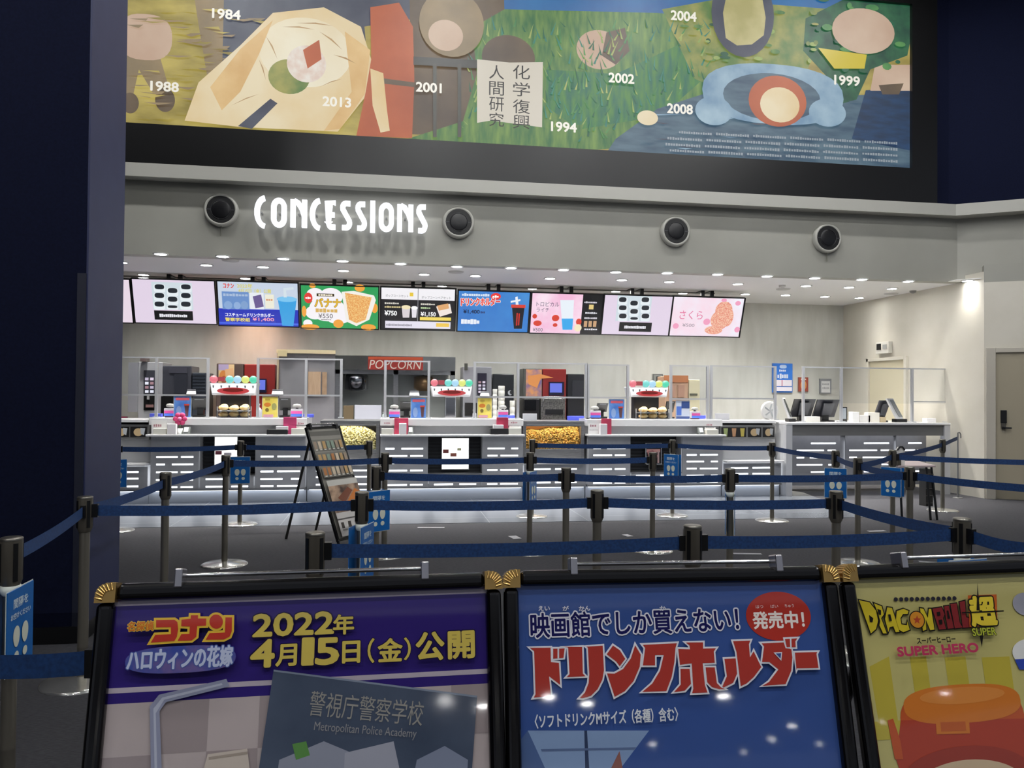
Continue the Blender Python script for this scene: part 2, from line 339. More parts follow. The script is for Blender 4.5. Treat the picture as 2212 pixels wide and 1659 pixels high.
# the concourse behind the camera: a low ceiling whose downlights show in the poster covers
mb = MB(); mb.box(-8, 34, -52, -9, 3.42, 3.52, mat('#c8c8cc', .8)); struct(mb, 'ceiling_concourse')
mb = MB(); mb.box(-8, 34, -52, -6, -.1, 0, mat('#a8a6a2', .5)); struct(mb, 'floor_concourse')
cd = None
for x, y in ((2.29, -19.3), (7.48, -20.6), (9.04, -38.5), (13.47, -31.5), (15.0, -38.5), (19.6, -44), (16.6, -48.3), (3.57, -21.1), (23.3, -26), (29.7, -39.7)):
    lab = 'round downlight in the low concourse ceiling behind the viewer'
    if cd is None: cd = downlight_proto('concourse_downlight', .17, 200); cd.location = (x, y, 3.419); cd['label'] = lab; cd['group'] = 'downlights in the concourse ceiling'
    else: copy_thing(cd, (x, y, 3.419), 0, lab, 'downlights in the concourse ceiling')
# small ceiling fittings
mb = MB(); p = atZ(1690, 616, ZC); mb.lathe([(.055, 0), (.05, -.03), (.02, -.045), (1e-6, -.045)], p, mat('#c9c8c4', .5)); mb.build('smoke_detector', None, 'small round smoke detector on ceiling above the last menu screen', 'smoke detector')
mb = MB(); p = atZ(1972, 628, ZC); mb.lathe([(.055, 0), (.05, -.03), (.02, -.045), (1e-6, -.045)], p, mat('#8f8e8a', .5)); mb.build('smoke_detector', None, 'small round smoke detector on ceiling near the cream right wall', 'smoke detector')
for x, y, l in ((1692, 624, 'flat round ceiling vent plate behind the front downlights'), (985, 587, 'flat round ceiling vent plate above the fifth menu screen'), (1925, 634, 'flat round ceiling vent plate near the cream right wall'), (498, 562, 'flat round ceiling vent plate above the second menu screen')):
    mb = MB(); p = atZ(x, y, ZC); mb.lathe([(.12, 0), (.11, -.012), (1e-6, -.012)], p, mat('#bdbcb8', .6), 28); mb.build('ceiling_vent', None, l, 'vent')
t = thing('security_camera', 'black dome security camera under the white bulkhead at far right', 'camera', atZ(2193, 603, ZC))
p = atZ(2193, 603, ZC); mb = MB(); mb.lathe([(.09, 0), (.09, -.03), (.07, -.04)], p, mat('#1c1c1e', .4)); mb.build('mount', t)
mb = MB(); mb.ball((p.x, p.y, p.z-.045), .065, mat('#08080a', .1)); mb.build('dome', t)
# ================================================================ MURAL LIGHTBOX
YM = 11.0
zb, zt = at(1113, 315, YM).z, 7.6; xl, xr = -5.2, at(1967, 250, YM).x; xfr = at(2021, 250, YM).x
MUR = thing('mural_lightbox', 'huge illuminated painted landscape board in black frame above the concession bulkhead', 'mural', ((xl+xr)/2, YM, zb))
mb = MB()
mb.box(xl-.5, xfr, 10.96, 11.08, z_b1+.002, zb, M_BLACK); mb.box(xr, xfr, 10.96, 11.08, zb, zt, M_BLACK); mb.box(xl-.5, xl, 10.96, 11.08, zb, zt, M_BLACK); mb.box(xl-.5, xfr, 10.96, 11.08, zt, zt+.4, M_BLACK)
mb.build('frame', MUR)
E1 = .8
def paint(n, a, b, sc=3, st=(1, 1, 1), rot=0, lo=.35, hi=.65): return noisy(n, a, b, sc, .5, E1, st, 0, 6, 0, lo, hi, rot)
P_MEADOW = paint('paint_meadow', '#8f8038', '#c7b45e', 1.2, (1, 1, 2.5)); P_GRASS = paint('paint_grass', '#2a6a3c', '#7a9c4a', 5, (2.4, 1, .5), 0, .3, .7)
P_GRASS2 = paint('paint_grass_dark', '#1d6a52', '#4f8a3e', 6, (2.2, 1, .5)); P_CREAM = paint('paint_cream', '#e6c78c', '#f2e2bd', .8); P_ORANGE = paint('paint_orange', '#b0552f', '#c8683c', 1)
P_BROWN = paint('paint_brown', '#55473a', '#75624a', 1.2); P_WATER = paint('paint_water', '#345068', '#5b7686', 1.6, (1, 1, 4)); P_SEA = paint('paint_sea', '#0e2c4c', '#15406a', 3, (1, 1, 4))
P_SKY = paint('paint_sky', '#1c5c9c', '#2a78b4', 1); P_TREE = paint('paint_tree', '#0f4634', '#2c6a44', 4); P_SLATE = paint('paint_slate', '#3c3f52', '#555a68', 1.5)
P_PALEB = paint('paint_pale_blue', '#7296b4', '#a8c4d4', 2); P_ROSE = paint('paint_rose', '#c8a890', '#dac0a8', 1); P_TAN = paint('paint_tan', '#8a785a', '#a08a66', 2); P_MIX = paint('paint_marsh', '#5c8040', '#a8a458', 3)
A = Art((0, YM+.02, zb), (1, 0, 0), (0, 0, -1), .00006, E1)
A.poly([(160, -260), (2010, -260), (1990, 380), (160, 262)], P_MEADOW)
A.poly([(380, -260), (520, -260), (600, 160), (520, 260), (455, 210), (430, 60)], P_TAN)
A.poly([(490, -260), (760, -260), (790, 90), (640, 200), (480, 150)], P_SLATE)
A.poly([(262, 80), (330, 70), (365, 190), (330, 200), (300, 150), (280, 240), (255, 240)], P_TAN); A.oval(255, 30, 372, 130, P_ROSE, p=2.6); A.oval(262, 200, 300, 245, P_BROWN); A.oval(335, 190, 378, 242, P_BROWN)
A.poly([(720, -260), (905, -260), (900, 40), (770, 60)], P_SLATE)
A.poly([(880, -260), (1130, -260), (1120, 300), (890, 290)], P_BROWN)
A.poly([(1080, -260), (2010, -260), (2010, 60), (1090, 30)], P_SKY)
A.poly([(1020, 60), (1090, 20), (1420, 28), (1560, 40), (1600, 300), (1200, 330), (880, 300), (1000, 262), (1030, 160)], P_GRASS)
A.poly([(1180, 150), (1330, 160), (1480, 90), (1520, 170), (1430, 250), (1250, 280), (1180, 230)], P_GRASS2)
A.poly([(1430, 20), (1540, 0), (1800, 20), (1740, 160), (1620, 220), (1500, 170)], P_MIX)
A.oval(1245, 65, 1345, 150, P_ROSE); A.poly([(1310, 70), (1350, 60), (1360, 110), (1330, 140), (1300, 120)], P_BROWN)
A.poly([(1330, 300), (1420, 235), (1560, 190), (1740, 210), (1990, 200), (1990, 380), (1300, 345)], P_WATER)
A.poly([(1870, 195), (1990, 190), (1990, 330), (1840, 300)], P_SEA); A.poly([(1890, 140), (1990, 140), (1990, 196), (1880, 196)], P_ROSE); A.poly([(1898, 184), (1952, 180), (1942, 204), (1906, 204)], P_BROWN)
A.poly([(1740, 40), (1900, -40), (1990, -30), (1960, 120), (1880, 150), (1850, 215), (1815, 225), (1790, 170), (1735, 110)], P_TREE)
RG = random.Random(11); BL = [paint('paint_blade_%s' % n, a_, b_, 4) for n, a_, b_ in (('dark', '#14583c', '#1f6a48'), ('mid', '#3c8048', '#5a9650'), ('light', '#8aa85a', '#b0b868'), ('teal', '#1f7468', '#3a8c74'))]
for k in range(330):                           # painted grass blades and reeds
    x = RG.uniform(1010, 1560); y = RG.uniform(55, 300)
    if 1030 < x < 1175 and 125 < y < 285: continue
    if y > 300-(x-1300)*.55 and x > 1330: continue
    h_ = RG.uniform(12, 34); l_ = RG.uniform(-14, 18); A.poly([(x, y), (x+4.5, y+1), (x+l_, y-h_)], RG.choice(BL))
for k in range(70):
    x = RG.uniform(1000, 1250); y = RG.uniform(282, 312); A.poly([(x, y), (x+5, y), (x+RG.uniform(-10, 12), y-RG.uniform(8, 20))], RG.choice(BL))
for k in range(60):
    x = RG.uniform(265, 560); y = RG.uniform(20, 255); A.poly([(x, y), (x+RG.uniform(30, 70), y+RG.uniform(-2, 4)), (x+RG.uniform(20, 40), y+RG.uniform(3, 7))], RG.choice([P_MEADOW, P_TAN]))
for k in range(26):
    x = RG.uniform(1340, 1850); y = RG.uniform(215, 335); A.poly([(x, y), (x+RG.uniform(25, 80), y+RG.uniform(0, 3)), (x+20, y+RG.uniform(2, 5))], RG.choice([P_WATER, P_PALEB, P_SLATE]))
for k in range(40):
    x = RG.uniform(1450, 1760); y = RG.uniform(20, 130); A.oval(x, y, x+RG.uniform(8, 26), y+RG.uniform(5, 12), RG.choice([P_MIX, P_GRASS, P_TREE, BL[2]]), 10)
for k in range(30):
    x = RG.uniform(1750, 1940); y = RG.uniform(-20, 150); A.oval(x, y, x+RG.uniform(10, 30), y+RG.uniform(8, 16), RG.choice([P_TREE, BL[0], BL[1]]), 10)
A.oval(1535, -60, 1670, 125, P_SLATE); A.poly([(1572, -30), (1640, -30), (1652, 40), (1648, 78), (1622, 98), (1590, 100), (1566, 84), (1560, 30)], paint('paint_lichen', '#b4ac70', '#d2c890', 2))                     # a round grey boulder with moss
A.oval(1795, 20, 1930, 118, P_ROSE); A.poly([(1765, 105), (1870, 120), (1865, 150), (1800, 150)], '#d8c440')
A.oval(1515, 140, 1820, 270, P_PALEB, p=2.4); A.oval(1560, 160, 1770, 262, P_WATER); A.oval(1615, 165, 1740, 275, P_ORANGE); A.oval(1640, 190, 1725, 266, P_CREAM)   # pale ring around a rounded islet
A.oval(1500, 210, 1580, 272, P_PALEB); A.oval(1745, 215, 1825, 275, P_PALEB); A.oval(1375, 240, 1420, 272, P_CREAM)
A.poly([(400, 262), (430, 180), (520, 100), (590, 30), (700, 18), (780, 60), (802, 130), (790, 210), (730, 286), (520, 276)], P_CREAM)           # a cream rounded rock
A.oval(560, 40, 760, 190, paint('paint_ivory', '#f0e0bc', '#f8f0d6', 1)); A.oval(580, 130, 670, 205, P_MIX); A.oval(620, 100, 705, 180, paint('paint_blush', '#e8d0c0', '#f4ece0', 9))
CR = paint('paint_crease', '#b08a58', '#c8a470', 3); SH = paint('paint_warm_shade', '#dcb070', '#ecc88c', 2)
A.poly([(455, 190), (520, 108), (590, 46), (560, 120), (520, 200), (480, 240)], SH); A.poly([(745, 70), (800, 110), (788, 205), (735, 280), (700, 284), (760, 200)], SH)
for (xa, ya, xb, yb) in ((575, 80, 600, 130), (610, 60, 680, 66), (690, 70, 740, 110), (640, 52, 720, 58), (720, 120, 770, 140), (560, 130, 575, 175), (690, 190, 740, 172), (500, 230, 560, 205)):
    A.poly([(xa, ya), ((xa+xb)/2+2, (ya+yb)/2-4), (xb, yb), ((xa+xb)/2, (ya+yb)/2-1)], CR)
A.poly([(655, 110), (690, 88), (695, 130), (665, 150)], P_ORANGE); A.poly([(515, 274), (585, 215), (600, 225), (545, 280)], P_SLATE)
A.poly([(800, 18), (862, 8), (892, 60), (895, 175), (890, 300), (770, 295), (790, 200), (802, 130)], P_ORANGE); A.poly([(805, 168), (895, 180), (895, 190), (805, 180)], P_BROWN)
A.poly([(800, 150), (828, 160), (836, 240), (842, 284), (822, 288), (805, 230)], P_CREAM)
A.oval(905, -20, 1045, 125, P_TAN); A.oval(925, 45, 1000, 112, P_ROSE)                        # warm boulders
A.poly([(893, 124), (1035, 132), (1035, 150), (893, 142)], '#2c2c24')
for x in (935, 988): A.poly([(x, 140), (x+8, 140), (x+8, 298), (x, 298)], '#38382c')
A.oval(1040, 78, 1155, 175, P_BROWN)
A.poly([(1030, 130), (1100, 137), (1172, 136), (1170, 282), (1100, 276), (1030, 270)], '#dcd4c4')
A.poly([(1000, 272), (1060, 262), (1180, 278), (1260, 270), (1240, 330), (1000, 308)], P_GRASS)
for i, (x0, x1, y) in enumerate(((1465, 1945, 290), (1440, 1945, 303), (1436, 1945, 316), (1445, 1945, 329))):
    for k in range(6):
        xa = x0+(x1-x0)*k/6; A.bars(xa, y+k*4-4, xa+(x1-x0)/6-8, y+k*4+2, '#9aa4ac', 14, .3, i*9+k)
for ch, y in zip('化学復興', (143, 180, 217, 250)): A.text(ch, 1107, y, 1144, y+30, '#1a1612', .012)
for ch, y in zip('人間研究', (143, 178, 212, 245)): A.text(ch, 1056, y, 1088, y+30, '#1a1612', .012)
mb = A.mb; mb.build('painted_panel', MUR)
A.mb = MB(); A.emit = .9
for t, x, y in (('1984', 490, 33), ('1988', 357, 189), ('2013', 728, 222), ('2001', 926, 191), ('1994', 1217, 276), ('2002', 1341, 171), ('2004', 1475, 37), ('2008', 1467, 237), ('1999', 1827, 176)):
    A.text(t, x-30 if x < 900 else x-27, y-10, x+30 if x < 900 else x+27, y+10, '#f4f0e4', .03); A.mb.build('year_lettering', MUR); A.mb = MB()
# ================================================================ CONCESSIONS SIGN
def ribbon(mb, pts, w, y0, y1, mt):            # flat stroke in the X-Z plane with thickness
    n = len(pts); L = []; R = []
    for i in range(n):
        a = Vector(pts[max(0, i-1)]); b = Vector(pts[min(n-1, i+1)]); d = (b-a).normalized(); nn = Vector((-d.y, d.x)); p = Vector(pts[i])
        k = 1.0
        if 0 < i < n-1:
            d1 = (p-a).normalized(); k = 1/max(.6, abs(Vector((-d1.y, d1.x)).dot(nn)))
        L.append(p+nn*w/2*k); R.append(p-nn*w/2*k)
    for i in range(n-1):
        q = [L[i], L[i+1], R[i+1], R[i]]; mb.prism([(a.x, y1, a.y) for a in q], (0, y0-y1, 0), mt)
def arc(cx, cy, rx, ry, a0, a1, n=14): return [(cx+rx*math.cos(math.radians(a0+(a1-a0)*i/n)), cy+ry*math.sin(math.radians(a0+(a1-a0)*i/n))) for i in range(n+1)]
GL = {'C': (1, [arc(1.0, .5, .95, .5, 93, 267, 20)]),
      'O': (1, [arc(.5, .7, .42, .24, 0, 180)+arc(.5, .3, .42, .24, 180, 360)+[(.92, .7)]]),
      'N': (1, [[(.0, 0), (.0, 1)], [(.08, .96), (.45, .88), (.78, .66), (.98, .42)], [(1, 0), (1, 1)]]),
      'E': (1, [[(.95, .94), (.12, .94), (.12, .25)]+arc(.42, .25, .3, .19, 180, 270, 6)+[(.95, .06)], [(.12, .5), (.85, .5)]]),
      'S': (1, [[(.95, .94), (.6, .94)]+arc(.42, .78, .34, .16, 90, 200, 6)+[(.5, .5)]+arc(.5, .24, .38, .18, 20, -90, 6)+[(.02, .06)]]),
      'I': (.3, [[(.5, 0), (.5, 1)]])}
SPANS = [('C', 548, 578), ('O', 583, 621), ('N', 627, 663), ('C', 668, 697), ('E', 702, 731), ('S', 733, 763), ('S', 766, 795), ('I', 799, 811), ('O', 816, 853), ('N', 858, 893), ('S', 898, 926)]
YS = 10.99
t = thing('concessions_sign', 'glowing white CONCESSIONS letter sign mounted on the white bulkhead', 'sign', (at(737, 460, YS).x, YS, at(737, 460, YS).z))
zA, zB = at(737, 499, YS).z, at(737, 430, YS).z; M_LET = mat('#f4f7ff', emit=1.5)
for ch, x0, x1 in SPANS:
    xa, xb = at(x0, 460, YS).x, at(x1, 460, YS).x; mb = MB(); w = .068
    for st in GL[ch][1]:
        pts = [(xa+w/2+(xb-xa-w)*px_, zA+w*.45+(zB-zA-w*.9)*pz) for px_, pz in st]
        if ch == 'I': pts = [((xa+xb)/2, zA), ((xa+xb)/2, zB)]
        ribbon(mb, pts, w, YS, YS+.05, M_LET)
    mb.box((xa+xb)/2-.012, (xa+xb)/2+.012, YS+.045, YF, (zA+zB)/2-.01, (zA+zB)/2+.01, mat('#8a8a88'))
    mb.build('letter', t)
# ================================================================ ROUND NOZZLES ON THE BULKHEAD
for (x, y, r, lab) in ((479, 455, 38, 'left of the glowing sign'), (990, 482, 34, 'right of the glowing sign'), (1457, 501, 32.5, 'third from left'), (1784, 516, 31, 'nearest the bend at right')):
    c = at(x, y, YF-.005); R = .222
    t = thing('air_nozzle', 'round black air nozzle with grey rim on bulkhead, '+lab, 'air vent', c, 'round nozzles on the bulkhead')
    mb = MB(); mb.lathe([(R*1.02, 0), (R, -.06), (R*.9, -.085), (R*.82, -.07)], c, mat('#a5a49c', .4), 40, (0, 1, 0)); mb.build('rim', t)
    mb = MB(); mb.lathe([(R*.84, -.072), (R*.6, -.03), (1e-6, -.03)], c, mat('#060607', .5), 40, (0, 1, 0)); mb.build('throat', t)
    mb = MB(); mb.lathe([(R*.56, -.05), (R*.56, -.075), (R*.5, -.08), (1e-6, -.075)], c, mat('#0a0a0d', .35), 36, (0, 1, 0)); mb.lathe([(R*.585, -.07), (R*.585, -.08), (R*.56, -.08), (R*.56, -.07)], c, mat('#2c2c30', .4), 36, (0, 1, 0))
    for sg in (-1, 1): mb.box(c.x+sg*R*.57, c.x+sg*R*.85, c.y-.075, c.y-.065, c.z-.006, c.z+.006, mat('#3a3a3e', .4))
    mb.build('core', t)
    if x in (479, 1784): mb = MB(); mb.cyl((c.x, c.y-.03, c.z-R), (c.x, c.y-.03, c.z-R-.13), .006, mat('#6a685c')); mb.build('pull_cord', t)
# ================================================================ MENU SCREENS
zt_, zb_ = at(945, 627, 12.85).z, at(945, 716, 13.08).z
SV = Vector((0, .23, zb_-zt_)).normalized(); SO = Vector((0, 12.85, zt_))
SN = None
def screen(x0, y0, x1, y1, lab, fill):
    a = Art(SO, (1, 0, 0), SV, .0005, 1.0, .3)
    u0, v0, u1, v1 = a.box(x0, y0, x1, y1); N = a.N; vt = .0; 
    c = SO+Vector((1, 0, 0))*((u0+u1)/2)+SV*v1
    t = thing('menu_screen', lab, 'screen', c, 'menu screens over the counter')
    def P(u, v, d): return SO+Vector((1, 0, 0))*u+SV*v+N*d
    mb = MB(); b = .016
    mb.prism([P(u0, v0, -.06), P(u1, v0, -.06), P(u1, v1, -.06), P(u0, v1, -.06)], N*.055, M_BLACK)
    for (p, q, r, s) in ((u0, v0, u1, v0+b), (u0, v1-b, u1, v1), (u0, v0, u0+b, v1), (u1-b, v0, u1, v1)): mb.prism([P(p, q, -.005), P(r, q, -.005), P(r, s, -.005), P(p, s, -.005)], N*.012, mat('#121214', .3))
    mb.build('housing', t)
    a.clip = (u0+b, v0+b, u1-b, v1-b); a.k = -4; a.rect(x0+2, y0+2, x1-2, y1-2, '#e8d8e6' if fill is None else '#101014'); a.k = 0
    if fill: fill(a)
    a.mb.build('display', t)
    for uu in ((u0+u1)/2-.12, (u0+u1)/2+.05):
        q = P(uu, v0+.08, -.065); mb = MB(); mb.box(uu, uu+.06, q.y, q.y+.04, q.z-.02, 3.37, M_BLACK); mb.box(uu, uu+.06, q.y, 13.2, 3.335, 3.37, M_BLACK); mb.build('bracket', t)
    return t
def seats(x):
    def f(a):
        a.rect(x+2, 600, x+182, 740, '#e2d3e6'); X = x+45; y = 613 if x < 500 else 641; w = 86 if x < 500 else 73; h = 56 if x < 500 else 53
        X = x+46 if x < 500 else x+34
        a.rect(X-1, y-3, X+w, y+h, '#cfdbe2')
        for c in range(3):
            for r in range(3):
                sx = X+2+c*w/3; sy = y+1+r*h/3+(h/7 if c == 1 else 0); ww = w/3-4; hh = min(h/3-1, y+h-sy)
                a.oval(sx, sy, sx+ww, sy+hh, '#e6eef2', 20, 5); a.oval(sx+2, sy, sx+ww-2, sy+hh*.62, '#20252c', 20, 3)
        a.rect(X+4, y+h+2, X+w+1, y+h+22, '#050506'); a.bars(X+15, y+h+9, X+w-11, y+h+16, '#e8e8ee', 14, .15, x)
    return f
def s2(a):
    a.rect(471, 600, 643, 670, '#c7d3e4'); a.rect(471, 668, 645, 720, '#2030b8'); a.rect(471, 697, 645, 701, '#4a6ae0')
    a.text('コナン', 482, 612, 505, 622, '#e03828', .03); a.text('2022年', 512, 613, 545, 622, '#d8d070', .03); a.text('4月15日（金）公開', 515, 624, 585, 633, '#d8d070', .03)
    a.rect(480, 630, 538, 668, '#6a90c8'); a.bars(482, 634, 536, 640, '#a8bcd8', 8, .2, 3); a.oval(484, 650, 502, 668, '#88a8d4'); a.oval(505, 652, 520, 668, '#90aed8'); a.oval(520, 650, 536, 668, '#80a0cc')
    a.rect(540, 632, 570, 668, '#e6eaf0'); a.poly([(546, 640), (564, 636), (570, 662), (552, 666)], '#6a5a90'); a.rect(573, 636, 592, 666, '#ecead8'); a.bars(575, 645, 590, 650, '#d89a70', 3, .2, 5)
    a.text('コスチュームドリンクホルダー', 487, 676, 592, 684, '#f2f4fc', .03); a.text('警察学校組', 487, 686, 540, 694, '#e8d860', .03); a.text('¥1,400', 546, 686, 592, 694, '#f0a0b0', .03)
    a.poly([(600, 645), (641, 646), (634, 704), (610, 703)], '#3aa0e0'); a.oval(598, 640, 642, 652, '#7cc4ee'); a.poly([(612, 622), (634, 620), (635, 625), (618, 627), (620, 642), (613, 642)], '#d4e0e8')
def s3(a):
    a.rect(651, 600, 817, 730, '#2f9e58')
    for q in ((662, 622, 700, 652), (690, 622, 740, 660), (668, 640, 745, 694), (700, 660, 760, 700), (660, 660, 700, 690), (655, 690, 675, 706)): a.oval(*q, '#f6f2f6')
    a.oval(657, 632, 675, 655, '#e03c34'); a.bars(660, 641, 672, 646, '#ffffff', 3, .2, 2)
    for q in ((668, 612, 682, 622), (650, 700, 690, 712), (766, 614, 788, 630), (802, 655, 816, 676), (780, 700, 812, 714), (720, 690, 742, 708), (652, 660, 662, 684)): a.oval(*q, '#f0a440')
    a.rect(684, 634, 722, 640, '#3a2c10'); a.bars(688, 635, 719, 639, '#f0e8d0', 6, .2, 8)
    a.text('バナナ', 680, 645, 736, 663, '#e8b830', .03, '#6a5a30', .06); a.bars(682, 666, 730, 675, '#d8b060', 6, .2, 4); a.text('¥550', 688, 677, 719, 687, '#4a4444', .01); a.bars(694, 689, 716, 691, '#8a8484', 5, .2, 4)
    a.poly([(738, 630), (764, 628), (808, 638), (812, 648), (798, 690), (770, 704), (748, 694)], '#f2eee6')
    a.poly([(745, 632), (803, 642), (790, 690), (770, 698), (754, 690)], noisy('screen_popcorn', '#e08a38', '#f4d088', 60, .5, 1.0))
def s4(a):
    a.rect(824, 600, 983, 648, '#f2f0f4'); a.rect(824, 648, 983, 730, '#17151a'); a.rect(902, 620, 903.5, 694, '#8a8a90')
    a.text('ポップコーンセット', 833, 636, 882, 642, '#54545a', 0); a.rect(885, 632, 893, 640, '#e8c840'); a.text('ポップコーンペアセット', 911, 640, 974, 646, '#54545a', 0)
    a.bars(831, 653, 862, 657, '#d8d4c8', 7, .2, 1); a.bars(831, 661, 866, 665, '#d8c890', 7, .2, 2); a.text('¥750', 831, 671, 857, 681, '#ffffff', .03)
    a.poly([(868, 664), (886, 664), (884, 686), (870, 686)], '#d8d0d4'); a.oval(867, 659, 887, 668, '#f0e2b8'); a.poly([(889, 666), (901, 666), (899, 686), (890, 686)], '#e4e0e8'); a.oval(888, 661, 902, 669, '#fafafe')
    a.bars(909, 655, 940, 659, '#d8d4c8', 7, .2, 3); a.bars(909, 663, 930, 667, '#b8d0a0', 5, .2, 4); a.text('¥1,150', 909, 674, 941, 684, '#ffffff', .03)
    a.poly([(942, 662), (972, 656), (976, 676), (950, 684)], '#f0e4dc'); a.poly([(944, 660), (968, 655), (970, 666), (948, 671)], '#e0a870')
    a.rect(907, 685, 974, 692, '#f0d860'); a.rect(832, 694, 973, 709, '#e4e0ee'); a.bars(834, 699, 890, 704, '#9a96a4', 18, .2, 6); a.rect(942, 698, 970, 706, '#f0c850')
def s5(a):
    a.rect(990, 600, 1142, 740, noisy('screen_blue', '#2468c0', '#4a98dc', .8, .5, 1.0))
    a.bars(998, 634, 1058, 640, '#d8e4f0', 12, .2, 2); a.oval(1060, 633, 1082, 648, '#e83a34'); a.bars(1064, 638, 1078, 643, '#ffffff', 3, .2, 2)
    a.text('ドリンクホルダー', 996, 643, 1080, 660, '#e8443a', .04, '#f4f0f0', .09, -2); a.text('¥1,400', 1001, 669, 1036, 678, '#141c40', .03); a.bars(1038, 672, 1048, 677, '#2a3a70', 3, .2, 1)
    a.bars(996, 689, 1036, 700, '#e8ecf4', 6, .1, 3)
    a.poly([(1106, 664), (1133, 664), (1127, 710), (1110, 710)], '#16161c'); a.rect(1104, 658, 1135, 665, '#d84030'); a.poly([(1113, 642), (1118, 640), (1120, 658), (1114, 658)], '#eef0f4'); a.poly([(1103, 650), (1124, 646), (1124, 650), (1103, 654)], '#eef0f4'); a.bars(1115, 674, 1124, 704, '#c83028', 2, .4, 3)
def s6(a):
    a.rect(1148, 600, 1258, 740, noisy('screen_pink', '#f2b8d8', '#fbeaf4', 2.2, .5, 1.0)); a.rect(1257, 600, 1299, 740, '#0c0b0f')
    a.text('トロピカル', 1159, 652, 1208, 662, '#4a4060', .01); a.text('ライチ', 1159, 665, 1186, 674, '#4a4060', .01); a.text('¥500', 1151, 708, 1172, 716, '#5a5468', 0)
    for q in ((1150, 678, 1160, 688), (1152, 692, 1170, 704), (1192, 680, 1208, 694), (1194, 698, 1204, 706), (1244, 688, 1256, 702)): a.oval(*q, '#d8402c')
    a.poly([(1210, 648), (1240, 648), (1236, 712), (1215, 712)], '#e8f0f8'); a.poly([(1213, 688), (1238, 688), (1236, 712), (1215, 712)], '#3aa8ec'); a.oval(1240, 700, 1256, 716, '#f2e4c0')
    a.bars(1262, 651, 1290, 655, '#d8d4dc', 8, .2, 2); a.rect(1272, 658, 1282, 668, '#e0c880'); a.bars(1264, 674, 1290, 678, '#e0e0e6', 6, .2, 3); a.bars(1262, 685, 1290, 689, '#d8d4dc', 8, .2, 4)
    for i in range(3): a.rect(1261+i*10, 693, 1268+i*10, 706, '#c8a078')
    a.bars(1262, 709, 1290, 713, '#e0e0e6', 6, .2, 5)
def s8(a):
    a.rect(1450, 600, 1604, 740, noisy('screen_sakura', '#f6d6e4', '#eef0fa', 1.5, .5, 1.0))
    a.text('さくら', 1468, 671, 1518, 690, '#e06a98', .01); a.text('¥500', 1474, 699, 1500, 706, '#8a808c', 0)
    M = noisy('screen_sakura_popcorn', '#e0705c', '#f6d0b4', 60, .5, 1.0)
    for q in ((1545, 651, 1582, 690), (1535, 670, 1575, 712), (1560, 665, 1584, 705), (1522, 704, 1560, 722)): a.oval(*q, M)
    for q in ((1519, 688, 1534, 702), (1453, 698, 1466, 710), (1558, 645, 1570, 652), (1588, 650, 1600, 660), (1586, 706, 1598, 718)): a.oval(*q, '#f0a0c0')
screen(110, 600, 285, 697, 'menu screen with blank pale pink picture, mostly hidden by the navy pier', None)
screen(287, 603, 467, 700, 'menu screen with grey cinema seats, left of the blue costume cup screen', seats(284))
screen(469, 608, 646, 706, 'menu screen with tall blue cup and blue and yellow caption', s2)
screen(648, 616, 819, 711, 'green menu screen with bucket of orange popcorn', s3)
screen(821, 621, 985, 714, 'black and white menu screen listing two popcorn sets', s4)
screen(987, 628, 1144, 718, 'blue menu screen with red headline and black cup with red lid', s5)
screen(1145, 633, 1301, 722, 'pink menu screen with blue tropical drink beside a black price column', s6)
screen(1301, 637, 1450, 725, 'menu screen with grey cinema seats, second from the right end', seats(1299))
screen(1449, 641, 1605, 728, 'pale pink menu screen with blossom popcorn at the right end', s8)
t = thing('ceiling_rail', 'long dark steel rail under ceiling carrying the menu screens', 'rail', (1, 13.2, 3.3))
mb = MB(); mb.box(-6, 5.7, 13.19, 13.25, 3.335, 3.37, mat('#7a7872', .5, .3)); mb.build('bar', t)
for i in range(9):
    mb = MB(); x = -5.3+i*1.3; mb.cyl((x, 13.22, 3.37), (x, 13.22, ZC), .02, M_BLACK); mb.build('hanger', t)
# ================================================================ COUNTERS
M_PANEL = noisy('grey_counter_panel', '#939497', '#a0a1a4', 3, .38); M_CWHITE = mat('#dfdfe0', .18, coat=.3); M_CW2 = mat('#c9cacc', .22)
M_PLINTH = mat('#b9bfc8', .3); M_LED = mat('#eef4ff', emit=3.0); M_STRIP = mat('#f4f8ff', emit=2.6); M_DARK = mat('#1b1c1f', .3)
ZB0, ZL0, ZL1, ZS0, ZS1 = .20, .915, .942, 1.062, 1.161
def slot_panel(parent, x0, x1, z0, z1, rows, segs, Y, name='slotted_panel'):
    """Sheet with cut slots; the lit tube board sits right behind it."""
    mb = MB(); T = .018; h = .024; m = .07; zz = z0
    for r, z in enumerate(rows):
        mb.box(x0, x1, Y, Y+T, zz, z-h/2, M_PANEL); cur = x0
        for a, b in segs[r % len(segs)]:
            xa = x0+m+(x1-x0-2*m)*a; xb = x0+m+(x1-x0-2*m)*b; mb.box(cur, xa, Y, Y+T, z-h/2, z+h/2, M_PANEL); cur = xb
        mb.box(cur, x1, Y, Y+T, z-h/2, z+h/2, M_PANEL); zz = z+h/2
    mb.box(x0, x1, Y, Y+T, zz, z1, M_PANEL); p = mb.build(name, parent)
    mb = MB(); mb.face([(x0+.02, Y+T+.012, rows[0]-.03), (x1-.02, Y+T+.012, rows[0]-.03), (x1-.02, Y+T+.012, rows[-1]+.03), (x0+.02, Y+T+.012, rows[-1]+.03)], M_STRIP); mb.build('light_board', p)
    return p
SEG = [[(0, .58), (.66, 1)], [(0, .24), (.42, 1)]]
SEGR = [[(0, .33), (.42, 1)], [(0, .56), (.77, 1)]]
def X(px, py=940, Y=YC): return at(px, py, Y).x
ROWS6 = [.222, .32, .425, .53, .632, .735]
